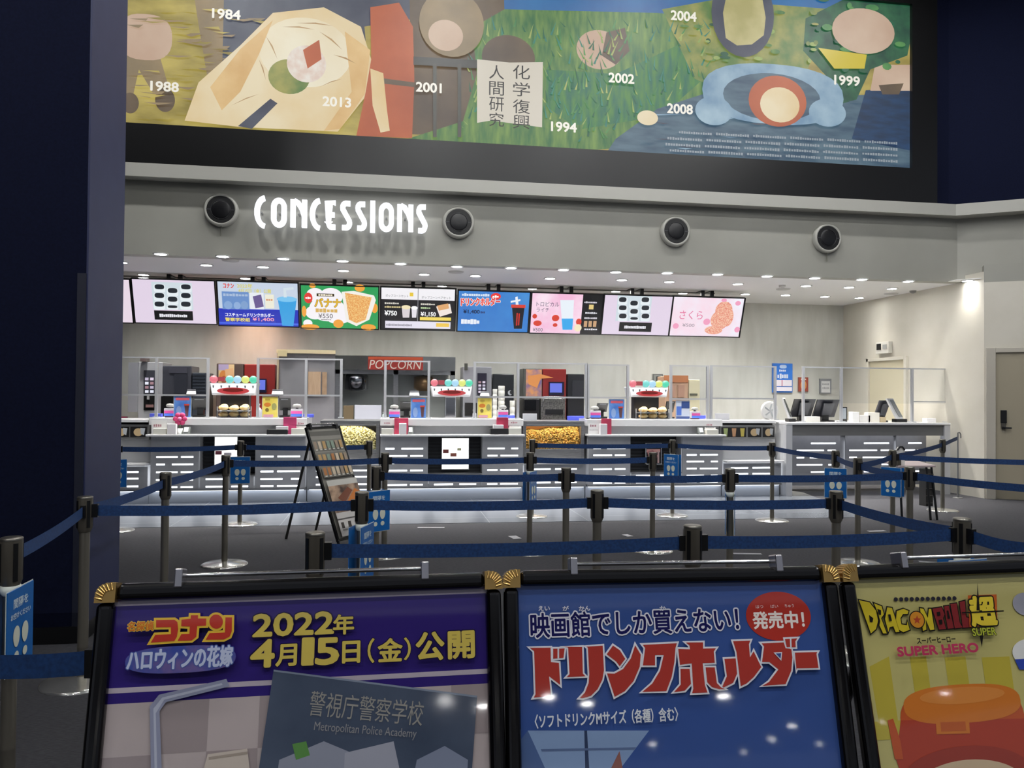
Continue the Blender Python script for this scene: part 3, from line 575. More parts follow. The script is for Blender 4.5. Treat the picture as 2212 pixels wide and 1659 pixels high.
def counter(px0, px1, pan, rec, lab):
    x0, x1 = X(px0), X(px1)
    t = thing('counter_unit', lab, 'counter', ((x0+x1)/2, YC, 0), 'white service counters')
    mb = MB(); mb.box(x0, x1, YC+.07, YC+.75, 0, .17, M_PLINTH); mb.build('kick_plinth', t); mb = MB(); mb.box(x0+.03, x1-.03, YC+.01, YC+.06, .162, .168, M_LED); mb.build('base_light', t)
    mb = MB(); mb.box(x0, x1, YC-.01, YC+.3, .17, .2, M_STEEL); mb.build('base_rail', t)
    mb = MB(); mb.box(x0, x1, YC+.3, YC+.8, .2, ZS0, M_CW2)
    r0, r1 = X(rec[0]), X(rec[1])
    for (a, b) in pan:
        mb.box(X(a), X(b), YC+.05, YC+.3, .2, ZL0, M_PANEL)
    mb.build('body', t)
    for i, (a, b) in enumerate(pan): slot_panel(t, X(a), X(b), .2, ZL0, ROWS6, SEG if i == 0 else SEGR, YC)
    mb = MB(); mb.box(r0, r1, YC+.26, YC+.3, .36, ZL0, M_DARK)
    for k in range(9): mb.box(r0, r1, YC+.25, YC+.26, .40+k*.05, .42+k*.05, mat('#2e3034', .3))
    mb.box(r0, r1, YC, YC+.3, .36, .38, M_STEEL); mb.build('recess', t)
    mb = MB(); mb.box(x0, x1, YC-.12, YC+.25, ZL0, ZL1, M_CWHITE); mb.build('ledge', t, bev=.004)
    mb = MB(); mb.box(x0, x1, YC+.16, YC+.3, ZL1, ZS0, M_CW2); mb.build('splash_panel', t)
    mb = MB(); mb.box(x0, x1, YC+.02, YC+.8, ZS0, ZS1, M_CWHITE); mb.build('top_slab', t, bev=.006)
    slot_panel(t, r0+.02, r1-.02, .2, .36, [.222, .325], [[(0, .45), (.6, 1)]], YC+.005)
    return t
UA = counter(320, 662, [(326, 430), (552, 660)], (430, 552), 'white service counter with slotted grey front, left end, behind the navy pier edge')
UB = counter(821, 1131, [(822, 925), (1043, 1130)], (925, 1043), 'white service counter with slotted grey front, between the two popcorn bins')
UC = counter(1268, 1562, [(1272, 1362), (1474, 1561)], (1362, 1474), 'white service counter with slotted grey front, right of the caramel popcorn bin')
def low_counter(px0, px1, lab, kind):
    x0, x1 = X(px0), X(px1); t = thing('low_counter', lab, 'counter', ((x0+x1)/2, YC, 0), 'low display counters')
    mb = MB(); mb.box(x0, x1, YC+.07, YC+.75, 0, .17, M_PLINTH); mb.build('kick_plinth', t); mb = MB(); mb.box(x0+.03, x1-.03, YC+.01, YC+.06, .162, .168, M_LED); mb.build('base_light', t)
    mb = MB(); mb.box(x0, x1, YC-.01, YC+.3, .17, .2, M_STEEL); mb.build('base_rail', t)
    slot_panel(t, x0, x1, .2, .5, [.235, .34, .43], [[(.06, .42), (.5, .92)]], YC+.01)
    mb = MB(); mb.box(x0, x1, YC-.1, YC+.2, .515, .545, M_CWHITE); mb.build('ledge', t, bev=.004)
    mb = MB(); mb.box(x0, x1, YC+.2, YC+.8, .2, .546 if kind else .86, M_STEEL if kind else M_CW2); mb.build('body', t)
    return t
LA = low_counter(205, 319, 'low white counter with lit slots, half hidden behind the navy pier', 0)
LB = low_counter(664, 820, 'low steel counter with lit slots under the pale popcorn bin', 1)
LC = low_counter(1133, 1266, 'low steel counter with lit slots under the caramel popcorn bin', 1)
LD = low_counter(1564, 1688, 'low white counter with lit slots under the cup picture case', 0)
# popcorn bins
def blobs(mb, x0, x1, y0, y1, zf, zb, n, mts, r, seed):
    R = random.Random(seed)
    for k in range(n):
        u, v = R.random(), R.random(); x = x0+(x1-x0)*u; zt = zf(u)*1.0; z = zt-(zt-zb)*(R.random()**1.6) if v < .25 else zt-(R.random()*.02)
        y = y0+(z-zb)*.4 if v < .25 else y0+(zt-zb)*.4+(y1-y0-(zt-zb)*.4)*v; rr = r*R.uniform(.7, 1.25); mt = R.choice(mts)
        vs = [(x+rr*R.uniform(.7, 1.2)*dx, y+rr*R.uniform(.7, 1.2)*dy, z+rr*R.uniform(.7, 1.2)*dz) for dx, dy, dz in ((1, 0, 0), (-1, 0, 0), (0, 1, 0), (0, -1, 0), (0, 0, 1), (0, 0, -1))]
        mb.raw(vs, [(0, 2, 4), (2, 1, 4), (1, 3, 4), (3, 0, 4), (2, 0, 5), (1, 2, 5), (3, 1, 5), (0, 3, 5)], mt, True)
def bin_(px0, px1, lab, cat2, zf, mts, back, lab2, seed):
    x0, x1 = X(px0), X(px1); z0, z1 = .56, 1.13
    t = thing('popcorn_bin', lab, 'popcorn bin', ((x0+x1)/2, YC+.3, .546), 'glass popcorn bins')
    mb = MB(); w = .05
    mb.box(x0, x0+w, YC+.1, YC+.8, .546, z1, M_STEEL); mb.box(x1-w, x1, YC+.1, YC+.8, .546, z1, M_STEEL); mb.box(x0+w, x1-w, YC+.1, YC+.8, z1-.05, z1, M_STEEL); mb.box(x0+w, x1-w, YC+.1, YC+.115, z1-.075, z1-.05, M_STEEL); mb.box(x0+w, x1-w, YC+.1, YC+.16, .546, .72, M_STEEL)
    mb.build('steel_frame', t, bev=.003)
    mb = MB(); mb.box(x0+w+.02, x1-w-.02, YC+.12, YC+.17, z1-.06, z1-.052, mat('#fff0d8', emit=22)); mb.build('bin_fill_light', t)  # added glowing strip, hidden by the lip, to brighten the popcorn
    mb = MB(); mb.box(x0+w, x1-w, YC+.62, YC+.66, .72, z1-.05, back); mb.build('back_panel', t)
    mb = MB(); mb.box(x0+w, x1-w, YC+.105, YC+.111, .72, z1-.05, CLEAR); mb.build('glass_pane', t)
    mb = MB(); mb.box(x0+w+.01, x1-w-.01, YC+.2, YC+.6, .7, .8, mts[0]); n = 24; u0, u1 = x0+w+.01, x1-w-.01
    for i in range(n):
        ua, ub = i/n, (i+1)/n; mb.face([(u0+(u1-u0)*ua, YC+.14, .72), (u0+(u1-u0)*ub, YC+.14, .72), (u0+(u1-u0)*ub, YC+.14+(zf(ub)-.72)*.4, zf(ub)-.015), (u0+(u1-u0)*ua, YC+.14+(zf(ua)-.72)*.4, zf(ua)-.015)], mts[0])
        mb.face([(u0+(u1-u0)*ua, YC+.14+(zf(ua)-.72)*.4, zf(ua)-.015), (u0+(u1-u0)*ub, YC+.14+(zf(ub)-.72)*.4, zf(ub)-.015), (u0+(u1-u0)*ub, YC+.6, zf(ub)-.015), (u0+(u1-u0)*ua, YC+.6, zf(ua)-.015)], mts[0])
    blobs(mb, u0, u1, YC+.125, YC+.5, zf, .72, 3200, mts, .017, seed)
    mb.build('popcorn', None, lab2, 'popcorn', None, 'stuff')
bin_(690, 820, 'steel and glass popcorn bin of pale salted popcorn beside the tilted menu board', 0, lambda u: .93+.13*math.sin(PI*min(1, max(0, u)))**.8, [mat('#d4cd98', .8), mat('#efe9bd', .8), mat('#e2dba6', .8), mat('#a8a064', .8)], mat('#2a2620', .4), 'heap of pale salted popcorn in the bin beside the tilted menu board', 3)
bin_(1132, 1266, 'steel and glass popcorn bin of caramel popcorn between two white counters', 0, lambda u: .97+.07*u+.012*math.sin(u*17), [mat('#c89a48', .8), mat('#d8b060', .8), mat('#a88a3c', .8), mat('#8a7038', .8), mat('#e0a850', .8)], mat('#e07f14', .4, emit=.55), 'heap of golden caramel popcorn in the bin between white counters', 5)
# picture cases at both ends
def case(px0, px1, py0, py1, pics, lab):
    x0, x1, z0, z1 = rect(px0, py0, px1, py1, YC+.1); t = thing('picture_case', lab, 'display case', ((x0+x1)/2, YC+.2, .86), 'picture cases on the low counters')
    mb = MB(); mb.box(x0, x1, YC+.1, YC+.6, .86, z1+.02, mat('#8d8d8c', .4)); mb.box(x0, x1, YC+.06, YC+.7, z1+.05, z1+.09, M_CWHITE); mb.box(x0+.02, x1-.02, YC+.14, YC+.6, z1+.02, z1+.05, M_DARK); mb.build('housing', t, bev=.004)
    a = Art((x0, YC+.098, z1), (1, 0, 0), (0, 0, -1), .0015, .55)
    for p in pics:
        a.rect(p[0], py0+2, p[1], py1-1, '#0a0908'); n = p[2]
        for i in range(n):
            w = (p[1]-p[0])/n; xa = p[0]+i*w
            if n > 1: a.poly([(xa+w*.25, py0+4), (xa+w*.8, py0+4), (xa+w*.7, py1-2), (xa+w*.35, py1-2)], ['#a8b878', '#c89870', '#c8b858'][i % 3])
            else: a.oval(xa+w*.2, py0+5, xa+w*.75, py1-3, '#c8ae84'); a.poly([(xa+w*.6, py0+4), (xa+w*.9, py0+5), (xa+w*.82, py1-5), (xa+w*.62, py1-8)], '#b8bcc0')
    a.mb.build('picture_strip', t)
case(212, 322, 920, 945, [(215, 245, 1), (246, 279, 1), (282, 318, 1)], 'grey case with two dark food pictures beside the navy pier')
case(1556, 1674, 921, 945, [(1558, 1612, 3), (1615, 1644, 1), (1647, 1672, 1)], 'grey case with pictures of three cups near the service table')
# posters and notices standing in the counter recesses
def leaflet(name, lab, cat, px, Y, art, tilt=.0):
    x0, y0, x1, y1 = px; xa, xb, za, zb = rect(x0, y0, x1, y1, Y); t = thing(name, lab, cat, ((xa+xb)/2, Y, za))
    mb = MB(); mb.box(xa, xb, Y, Y+.03, za, zb, mat('#e2e4e6', .2)); mb.box(xa, xb, Y-.03, Y+.05, za, za+.01, mat('#d4d6d8', .2)); mb.build('holder', t)
    a = Art((xa, Y-.001, zb), (1, 0, 0), (0, 0, -1), .001, 0, .3); art(a); a.mb.build('printed_sheet', t); return t
def lightbox(a):
    a.rect(955, 947, 1012, 1013, mat('#fdfcf6', emit=1.3)); a.rect(957, 971, 969, 979, '#8a4a48'); a.rect(973, 979, 986, 986, '#a8685a'); a.rect(988, 968, 996, 973, '#e8e8b8')
leaflet('notice_box', 'glowing white notice box in the recess of the middle counter', 'notice box', (954, 946, 1013, 1014), YC+.16, lightbox)
def lightbox2(a):
    a.rect(464, 944, 512, 1010, mat('#fdfcf6', emit=1.3)); a.rect(465, 974, 479, 982, '#8a4a58'); a.rect(484, 978, 500, 984, '#d8d0d8')
leaflet('notice_box', 'glowing white notice box in the recess of the left counter', 'notice box', (463, 943, 513, 1011), YC+.16, lightbox2)
def pinkp(a):
    a.rect(1396, 958, 1428, 1002, '#141216'); a.rect(1397, 970, 1426, 977, '#d8a098'); a.poly([(1398, 976), (1410, 972), (1420, 984), (1416, 1000), (1404, 1001)], '#b87878'); a.rect(1420, 974, 1424, 1000, '#c8a8a4'); a.rect(1396, 962, 1427, 966, '#e0c0bc')
leaflet('photo_stand', 'dark framed pink photo stand in the recess of the right counter', 'photo stand', (1395, 957, 1429, 1003), YC+.16, pinkp)
# ---------------------------------------------------------------- acrylic screens
M_ALU = mat('#b4b6ba', .35, .4)
def partition(px, pytop, pymid, lab, Y=YC+.2, Z0=ZS1, extra=None):
    xs = [at(p, 850, Y).x for p in px]; xm = (px[0]+px[-1])/2; z1 = at(xm, pytop, Y).z; zm = at(xm, pymid, Y).z if pymid else None
    t = thing('acrylic_partition', lab, 'partition', ((xs[0]+xs[-1])/2, Y, Z0), 'clear partitions along the counters')
    for x in xs:
        mb = MB(); mb.box(x-.018, x+.018, Y-.018, Y+.018, Z0, z1, M_ALU); mb.box(x-.04, x+.04, Y-.06, Y+.06, Z0, Z0+.012, M_ALU); mb.build('post', t)
    mb = MB(); mb.box(xs[0], xs[-1], Y-.01, Y+.01, z1-.02, z1, M_ALU); mb.build('rail', t)
    if zm: mb = MB(); mb.box(xs[0], xs[-1], Y-.01, Y+.01, zm-.012, zm+.012, M_ALU); mb.build('rail', t)
    for a, b in zip(xs[:-1], xs[1:]):
        mb = MB(); mb.box(a+.018, b-.018, Y-.003, Y+.003, (zm+.012 if zm else Z0+.3), z1-.02, CLEAR); mb.build('pane', t)
    return t, z1, zm
PA = partition([222, 338, 449], 771, 853, 'clear acrylic screen frame on the left counter, beside the navy pier')
PB = partition([557, 661, 737], 774, 854, 'clear acrylic screen frame in front of the steel cabinet')
PB2 = partition([832, 926], 779, 856, 'clear acrylic screen frame in front of the popcorn machine')
PC = partition([1025, 1119, 1266], 783, 858, 'clear acrylic screen frame in front of the red drink machine')
PC2 = partition([1270, 1356], 787, 859, 'narrow clear acrylic screen frame behind the caramel bin, beside the red machine')
PD = partition([1449, 1528], 789, 862, 'narrow clear acrylic screen frame on the right end of the right counter')
PE = partition([1536, 1674], 790, 861, 'clear acrylic screen frame above the cup picture case')
# ---------------------------------------------------------------- service table at the right
YT = 11.2; tx0, tx1, tz = at(1699, 980, YT).x, 8.78, 1.125
t = thing('service_table', 'white service table with lit slotted front at the right end', 'table', ((tx0+tx1)/2, YT, 0))
mb = MB(); mb.box(tx0-.0, tx1, YT, YT+1.25, tz-.035, tz, M_CWHITE); mb.build('top', t, bev=.006)
mb = MB(); mb.box(tx0+.1, tx1-.1, YT+.04, YT+.06, tz-.2, tz-.035, mat('#6f6f6e', .4)); mb.build('apron', t)
for x in (tx0, tx1-.1):
    mb = MB(); mb.box(x, x+.1, YT+.01, YT+.11, 0, tz-.035, mat('#c2c3c6', .3)); mb.build('leg', t)
mb = MB(); mb.box(tx0+.005, tx0+.03, YT+.11, YT+1.2, 0.0, tz-.035, M_CW2); mb.build('side_panel', t)
for a, b in ((1712, 1815), (1826, 1930), (1936, 2034)):
    xa, xb = at(a, 990, YT+.55).x, min(tx1-.02, at(b, 990, YT+.55).x)
    slot_panel(t, xa, xb, .1, .95, [.20, .315, .43, .545, .66, .775, ], [[(0, .7), (.78, 1)], [(.36, 1)], [(0, .66), (.8, 1)], [(0, .2), (.33, 1)]], YT+.55)
mb = MB(); mb.box(tx0+.15, tx1-.15, YT+.3, YT+.34, 1.075, 1.088, mat('#f4f6ff', emit=9)); mb.build('under_light', t)
mb = MB(); mb.box(tx0+.03, tx1-.1, YT+.6, YT+.62, .1, 1.05, M_PANEL); mb.box(tx0+.03, tx1-.1, YT+.5, YT+.56, .95, .975, M_DARK); mb.build('body', t)
PT = partition([1735, 1817, 1970, 2046], 794, None, 'clear acrylic screen frame standing on the white service table', YT+.35, tz)
PT[0]['label'] = 'clear four-post acrylic screen frame standing on the white service table'
mb = MB(); xa, xb = at(1970, 850, YT+.35).x, at(2046, 850, YT+.35).x; z = at(2008, 868, YT+.35).z; mb.box(xa, xb, YT+.34, YT+.36, z-.01, z+.01, M_ALU); mb.build('rail', PT[0])
# ================================================================ BACK COUNTER AND MACHINES
YK = 13.55; ZK = .98
for xa_, xb_, l_ in ((-6.5, at(597, 850, YK).x, 'long steel back counter along the rear wall, left of the steel cabinet'), (at(725, 850, YK).x, 5.6, 'long steel back counter along the rear wall under the popcorn machine')):
    t = thing('back_counter', l_, 'counter', ((xa_+xb_)/2, 13.9, 0))
    mb = MB(); mb.box(xa_, xb_, 13.45, YB-.02, .06, ZK-.04, M_STEEL); mb.box(xa_+.1, xb_-.1, 13.5, YB-.02, 0, .06, M_DARK); mb.build('body', t)
    mb = MB(); mb.box(xa_, xb_, 13.4, YB-.02, ZK-.04, ZK, M_STEEL); mb.build('worktop', t)
def R_(x0, y0, x1, y1, Y, z0=None):
    a, b, c, d = rect(x0, y0, x1, y1, Y); return a, b, (c if z0 is None else z0), d
def machine(name, lab, cat, x0, y0, x1, Y=YK, depth=.55, mt=M_STEEL, z0=ZK, group=None, y1=905):
    a, b, c, d = R_(x0, y0, x1, y1, Y, z0); t = thing(name, lab, cat, ((a+b)/2, Y, z0), group)
    mb = MB(); mb.box(a, b, Y, Y+depth, z0, d, mt); mb.build('body', t, bev=.012); return t
def panel(t, name, x0, y0, x1, y1, Y, mt, th=.015):
    a, b, c, d = rect(x0, y0, x1, y1, Y); mb = MB(); mb.box(a, b, Y-th, Y, c, d, mt); return mb.build(name, t)
M_GREY = mat('#94949a', .4); M_GREYL = mat('#a9a9ac', .35); M_CHAR = mat('#45464e', .3); M_CHAR2 = mat('#363840', .25)
def buttons(t, x0, y0, x1, y1, Y, cols, rows, seed):
    R = random.Random(seed)
    for i in range(rows):
        for j in range(cols):
            xa = x0+(x1-x0)*(j+.15)/cols; xb = x0+(x1-x0)*(j+.8)/cols; ya = y0+(y1-y0)*(i+.2)/rows; yb = y0+(y1-y0)*(i+.85)/rows
            panel(t, 'button', xa, ya, xb, yb, Y, mat(R.choice(['#f4f4ff', '#c8bcd0', '#e8d8e8', '#a88088']), emit=1.0), .01)
# grey coffee machine beside the pier
c1 = machine('coffee_machine', 'tall grey coffee machine with lit buttons beside the navy pier', 'coffee machine', 298, 782, 351, mt=M_GREYL)
panel(c1, 'side_cabinet', 278, 783, 299, 890, YK, M_GREY, .03); panel(c1, 'button_panel', 311, 800, 335, 851, YK, M_CHAR); buttons(c1, 312, 814, 334, 850, YK-.016, 2, 4, 4)
panel(c1, 'drip_bay', 311, 853, 335, 886, YK, mat('#0c0c0c', .4)); panel(c1, 'nozzle', 319, 852, 323, 863, YK-.02, M_GREYL, .04); panel(c1, 'cup_plate', 316, 874, 332, 880, YK-.02, mat('#8a6a68', .5), .03)
panel(c1, 'hopper', 311, 772, 323, 782, YK+.1, mat('#6a5a58', .4), .2)
o1 = machine('oven', 'dark grey high-speed oven behind the left partition', 'oven', 351, 790, 413, mt=M_CHAR); panel(o1, 'door', 377, 808, 404, 850, YK, M_CHAR2); panel(o1, 'control_panel', 366, 794, 404, 806, YK, mat('#4a4a54', .3)); panel(o1, 'base', 348, 856, 374, 903, YK, mat('#08080a', .4))
f1 = machine('fryer', 'squat black ribbed machine right of the dark oven', 'machine', 415, 805, 445, mt=mat('#353a44', .4))
for k in range(6): panel(f1, 'fin', 416, 808+k*7, 444, 811+k*7, YK, mat('#343a44', .4), .012)
# framed food picture on the wall
def wallpic(name, lab, cat, px, Y, fn, frame='#2a2420'):
    x0, y0, x1, y1 = px; a, b, c, d = rect(x0, y0, x1, y1, Y); t = thing(name, lab, cat, ((a+b)/2, Y, c))
    mb = MB(); mb.box(a, b, Y, Y+.03, c, d, mat(frame, .4)); mb.build('frame', t)
    A_ = Art((a, Y-.002, d), (1, 0, 0), (0, 0, -1), .002, 0, .4); fn(A_); A_.mb.build('picture', t); return t
def food(a):
    a.rect(472, 787, 506, 832, '#e8c898'); a.rect(472, 787, 494, 800, '#b8a8cc'); a.oval(474, 800, 492, 826, '#d88a48'); a.poly([(486, 798), (504, 795), (506, 818), (488, 820)], '#e8b888'); a.oval(478, 812, 490, 828, '#a85a34')
pq = machine('frozen_drink_machine', 'dark drink machine with bright burger picture panel behind the left drink tower', 'drink machine', 467, 785, 525, mt=mat('#5a4a44', .4)); a_ = Art((at(472, 787, YK-.004).x, YK-.004, 2), (1, 0, 0), (0, 0, -1), .002, 0, .3); food(a_); a_.mb.build('picture_panel', pq)
def redmachine(x0, x1, y0, lab, scr, pic=None):
    t = machine('syrup_dispenser', lab, 'drink machine', x0, y0, x1, mt=mat('#8f2a26', .35), group='red frozen drink machines')
    if pic: panel(t, 'picture_panel', pic[0], y0+1, pic[1], 853, YK, noisy('drink_picture', '#7a6a8c', '#e8a060', 7, .4)); 
    d = panel(t, 'display_housing', scr[0]-3, scr[1]-3, scr[2]+3, scr[3]+6, YK, mat('#1a1a3a', .3), .05); panel(t, 'display', *scr, YK-.05, mat('#6a78e8', emit=1.0), .006); return t
redmachine(527, 594, 787, 'red frozen drink machine behind the left partition post', (560, 821, 573, 842))
redmachine(1172, 1223, 797, 'red frozen drink machine with bright blue display, centre right', (1188, 828, 1214, 848), None)
def drinkpic(a): a.rect(1136, 798, 1170, 856, noisy('drink_photo', '#7a6a9c', '#f0a860', 6, .4)); a.poly([(1140, 812), (1168, 808), (1196, 816), (1168, 818), (1160, 838), (1142, 830)], '#e89a58')
pq = machine('frozen_drink_machine', 'grey drink machine with orange and violet picture panel beside the red machine', 'drink machine', 1130, 796, 1171, mt=mat('#5a5a56', .4)); a_ = Art((at(1136, 798, YK-.004).x, YK-.004, 2), (1, 0, 0), (0, 0, -1), .002, 0, .3); drinkpic(a_); a_.mb.build('picture_panel', pq)
# steel cabinet with cream top
sc = machine('steel_cabinet', 'tall grey steel cabinet with cream top rail left of the popcorn machine', 'cabinet', 602, 762, 724, mt=noisy('grey_cabinet', '#8a888c', '#98969a', 2, .35), z0=0)
panel(sc, 'top_rail', 598, 756, 725, 764, YK, mat('#d8c9a4', .5), .05); panel(sc, 'corner_block', 600, 757, 620, 770, YK-.05, mat('#c9bb92', .5), .02); panel(sc, 'side_trim', 598, 764, 602, 905, YK, mat('#b9a88c', .5), .03)
mb = MB(); a, b, c, d = rect(662, 770, 664, 905, YK); mb.box(a, b, YK-.01, YK, 0, d, mat('#7a797c', .4)); mb.build('door_seam', sc)
panel(sc, 'wooden_shutter', 666, 803, 693, 856, YK, noisy('pale_wood', '#c9a888', '#d8b898', 9, .5, stretch=(6, 1, .5)), .03); panel(sc, 'wooden_shutter', 696, 804, 706, 856, YK, noisy('pale_wood', '#b99878', '#c9a888', 9, .5), .02)
# popcorn machine
a, b, c, d = rect(724, 770, 983, 906, YK); PMZ = d
pm = thing('popcorn_machine', 'large steel popcorn machine with red POPCORN sign and glass case', 'popcorn machine', ((a+b)/2, YK, ZK))
zh = rect(724, 770, 983, 800, YK)[2]
mb = MB(); n = 24; prof = []
for i in range(n+1): u = i/n; prof.append((a+(b-a)*u, YK-.02-.16*math.sin(PI*u)))
mb.prism([(x, y, zh) for x, y in prof]+[(b, YK+.6, zh), (a, YK+.6, zh)], (0, 0, PMZ-zh), noisy('hood_steel', '#9a9c9a', '#b6b8b6', 2, .22, metal=.9)); mb.build('hood', pm)
mb = MB(); w = .08
for x in (a, b-w, (a+b)/2-w/2): mb.box(x, x+w, YK, YK+.06, ZK, zh, M_STEEL)
mb.box(a, b, YK, YK+.06, zh-.07, zh, M_STEEL); mb.box(a, b, YK, YK+.6, ZK, ZK+.03, M_STEEL); mb.build('case_frame', pm)
mb = MB(); mb.box(a+w, b-w, YK+.5, YK+.52, ZK, zh, mat('#c4c6be', .35)); mb.build('back_panel', pm)
for s_, e_ in ((a+w, (a+b)/2-w/2), ((a+b)/2+w/2, b-w)):
    mb = MB(); mb.box(s_, e_, YK+.02, YK+.028, ZK+.02, zh-.07, CLEAR); mb.build('glass_pane', pm)
sx0, sx1, sz0, sz1 = rect(795, 771, 914, 799, YK-.2)
mb = MB(); mb.box(sx0, sx1, YK-.215, YK-.19, sz0, sz1, mat('#a5352c', .4)); mb.build('sign_board', pm)
sa = Art((sx0, YK-.217, sz1), (1, 0, 0), (0, 0, -1), .002, 0, .4); sa.rect(796, 771, 913, 777, '#c2502e'); sa.text('POPCORN', 799, 778, 909, 797, '#e8dccc', .0, shear=.15); sa.mb.build('sign_lettering', pm)
mb = MB(); kx, kz = at(770, 830, YK+.25).x, at(770, 830, YK+.25).z
mb.lathe([(.12, -.16), (.2, -.12), (.2, .1), (.17, .14), (1e-6, .15)], (kx, YK+.27, kz+.04), CH, 24); mb.cyl((kx, YK+.27, kz+.15), (kx, YK+.27, zh), .02, CH); mb.build('kettle', pm)
mb = MB(); kx = at(915, 830, YK+.25).x; mb.lathe([(.1, -.15), (.17, -.1), (.17, .1), (1e-6, .13)], (kx, YK+.27, kz+.04), mat('#b08a5a', .3, .6), 24); mb.cyl((kx, YK+.27, kz+.13), (kx, YK+.27, zh), .02, CH); mb.build('kettle', pm)
for lab_, (xa, ya, xb, yb), mt_ in (('papers', (766, 875, 824, 904), '#d8dae6'), ('brown tray', (742, 876, 764, 886), '#7a6a50')):
    q = rect(xa, ya, xb, yb, YK-.06); mb = MB(); mb.box(q[0], q[1], YK-.1, YK-.02, ZK, q[3], mat(mt_, .5)); mb.build('paper_stack' if 'paper' in lab_ else 'tray', None, 'bright white stack of packaging sheets before the popcorn machine' if 'paper' in lab_ else 'small brown tray before the popcorn machine kettle', 'paper' if 'paper' in lab_ else 'tray', bev=.004)
# grey machines centre
c2 = machine('coffee_machine', 'grey coffee machine with purple lit buttons right of the middle drink tower', 'coffee machine', 1000, 792, 1062, mt=M_GREY); panel(c2, 'button_panel', 1031, 806, 1051, 853, YK, mat('#2c2838', .3)); buttons(c2, 1032, 822, 1050, 850, YK-.016, 2, 4, 9); panel(c2, 'drip_bay', 1004, 870, 1030, 898, YK, mat('#1c1a1a', .4)); panel(c2, 'side_vent', 1003, 785, 1010, 800, YK, mat('#4a4a44', .4))
o2 = machine('espresso_machine', 'black espresso machine with silver crescent mark behind the cup stacks', 'coffee machine', 1065, 808, 1110, mt=mat('#2b2d30', .25)); sa = Art((at(1065, 808, YK-.004).x, YK-.004, 2), (1, 0, 0), (0, 0, -1), .002, 0, .4); sa.oval(1097, 843, 1107, 854, '#c8ccd0'); sa.oval(1101, 843, 1110, 852, '#2b2d30'); sa.mb.build('crescent_mark', o2)
g1 = machine('panini_grill', 'silver ribbed contact grill under the red drink machine', 'grill', 1168, 860, 1222, YK-.35, .3, noisy('ribbed_grill', '#5a5a58', '#8a8a86', 40, .3, metal=.7))
mb = MB(); q = rect(1174, 857, 1214, 866, YK-.38); mb.tube([(q[0], YK-.37, q[2]), (q[0], YK-.42, q[3]), (q[1], YK-.42, q[3]), (q[1], YK-.37, q[2])], .012, CH); mb.build('handle', g1); panel(g1, 'tray', 1178, 884, 1216, 895, YK-.35, M_DARK)
m1 = machine('fryer', 'black boxy machine right of the red drink machine', 'machine', 1226, 808, 1262, mt=mat('#232428', .35)); panel(m1, 'door', 1236, 822, 1260, 856, YK, mat('#34353a', .3))
m2 = machine('microwave', 'black microwave under the drink picture panel', 'microwave', 1131, 861, 1166, YK-.35, .3, mat('#1c1c1e', .3)); panel(m2, 'door', 1133, 864, 1158, 886, YK-.35, mat('#0a0a0c', .1))
# cardboard cabinet and wall items right of the third tower
cc = machine('cardboard_display', 'orange and beige cardboard display rack behind the right partition', 'display rack', 1436, 813, 1487, YK-.1, .4, mat('#c8a488', .7)); panel(cc, 'header', 1434, 811, 1486, 826, YK-.1, mat('#b8764c', .6), .02)
for i in range(2): panel(cc, 'flap', 1444+i*20, 832, 1458+i*20, 858, YK-.1, mat('#b8907a', .7), .015)
cb = machine('file_box', 'cream paper box with dark band beside the cardboard display', 'box', 1488, 820, 1512, YK-.1, .3, mat('#d6cfae', .7)); panel(cb, 'band', 1490, 850, 1506, 854, YK-.1, mat('#5a5a4c', .5))
wallpic('wall_notice', 'small grey wall notice above the third drink tower', 'notice', (1411, 808, 1432, 830), YB-.04, lambda a: (a.rect(1413, 810, 1430, 828, '#8a8c8a'), a.rect(1417, 813, 1424, 825, '#3a3c3a')), '#6c6e6c')
def bluep(a):
    a.rect(1670, 786, 1711, 847, '#2f78d8'); a.text('ご注文', 1680, 790, 1700, 798, '#e8eef8', .02); a.bars(1682, 802, 1700, 807, '#e8eef8', 4, .2, 1); a.text('お知らせ', 1677, 809, 1704, 819, '#dce8f8', .02)
    a.rect(1677, 821, 1710, 834, '#e6e2ec'); a.rect(1688, 821, 1689.5, 834, '#b03a5a'); a.rect(1677, 836, 1710, 845, '#e6e4ee')
def bluep2(a):
    a.rect(1670, 786, 1711, 847, '#2f78d8'); a.oval(1684, 788, 1699, 796, '#b8d0f0', p=3); a.bars(1683, 798, 1698, 803, '#dce8f8', 4, .2, 1); a.bars(1679, 807, 1703, 818, '#dce8f8', 5, .25, 2)
    a.rect(1677, 821, 1710, 834, '#e6e2ec'); a.rect(1688, 821, 1689.5, 834, '#b03a5a'); a.rect(1677, 836, 1710, 845, '#e6e4ee')
wallpic('wall_poster', 'bright blue notice poster on the back wall right of the counters', 'poster', (1669, 785, 1712, 848), YB-.03, bluep2, '#3a78d0')
wallpic('wall_poster', 'small orange-red poster on the back wall behind the table partition', 'poster', (1725, 815, 1746, 846), YB-.03, lambda a: (a.rect(1726, 816, 1745, 845, '#a04838'), a.oval(1729, 822, 1742, 842, '#d89050'), a.rect(1730, 818, 1741, 821, '#e8c8b0')), '#8a4a40')
wallpic('clipboard', 'white clipboard sheet hanging on the back wall above the monitors', 'clipboard', (1771, 818, 1796, 850), YB-.03, lambda a: (a.rect(1774, 823, 1793, 848, '#dedede'), a.bars(1776, 828, 1791, 832, '#a8a8ac', 5, .2, 1), a.bars(1776, 836, 1791, 840, '#a8a8ac', 5, .2, 2)), '#8e9094')
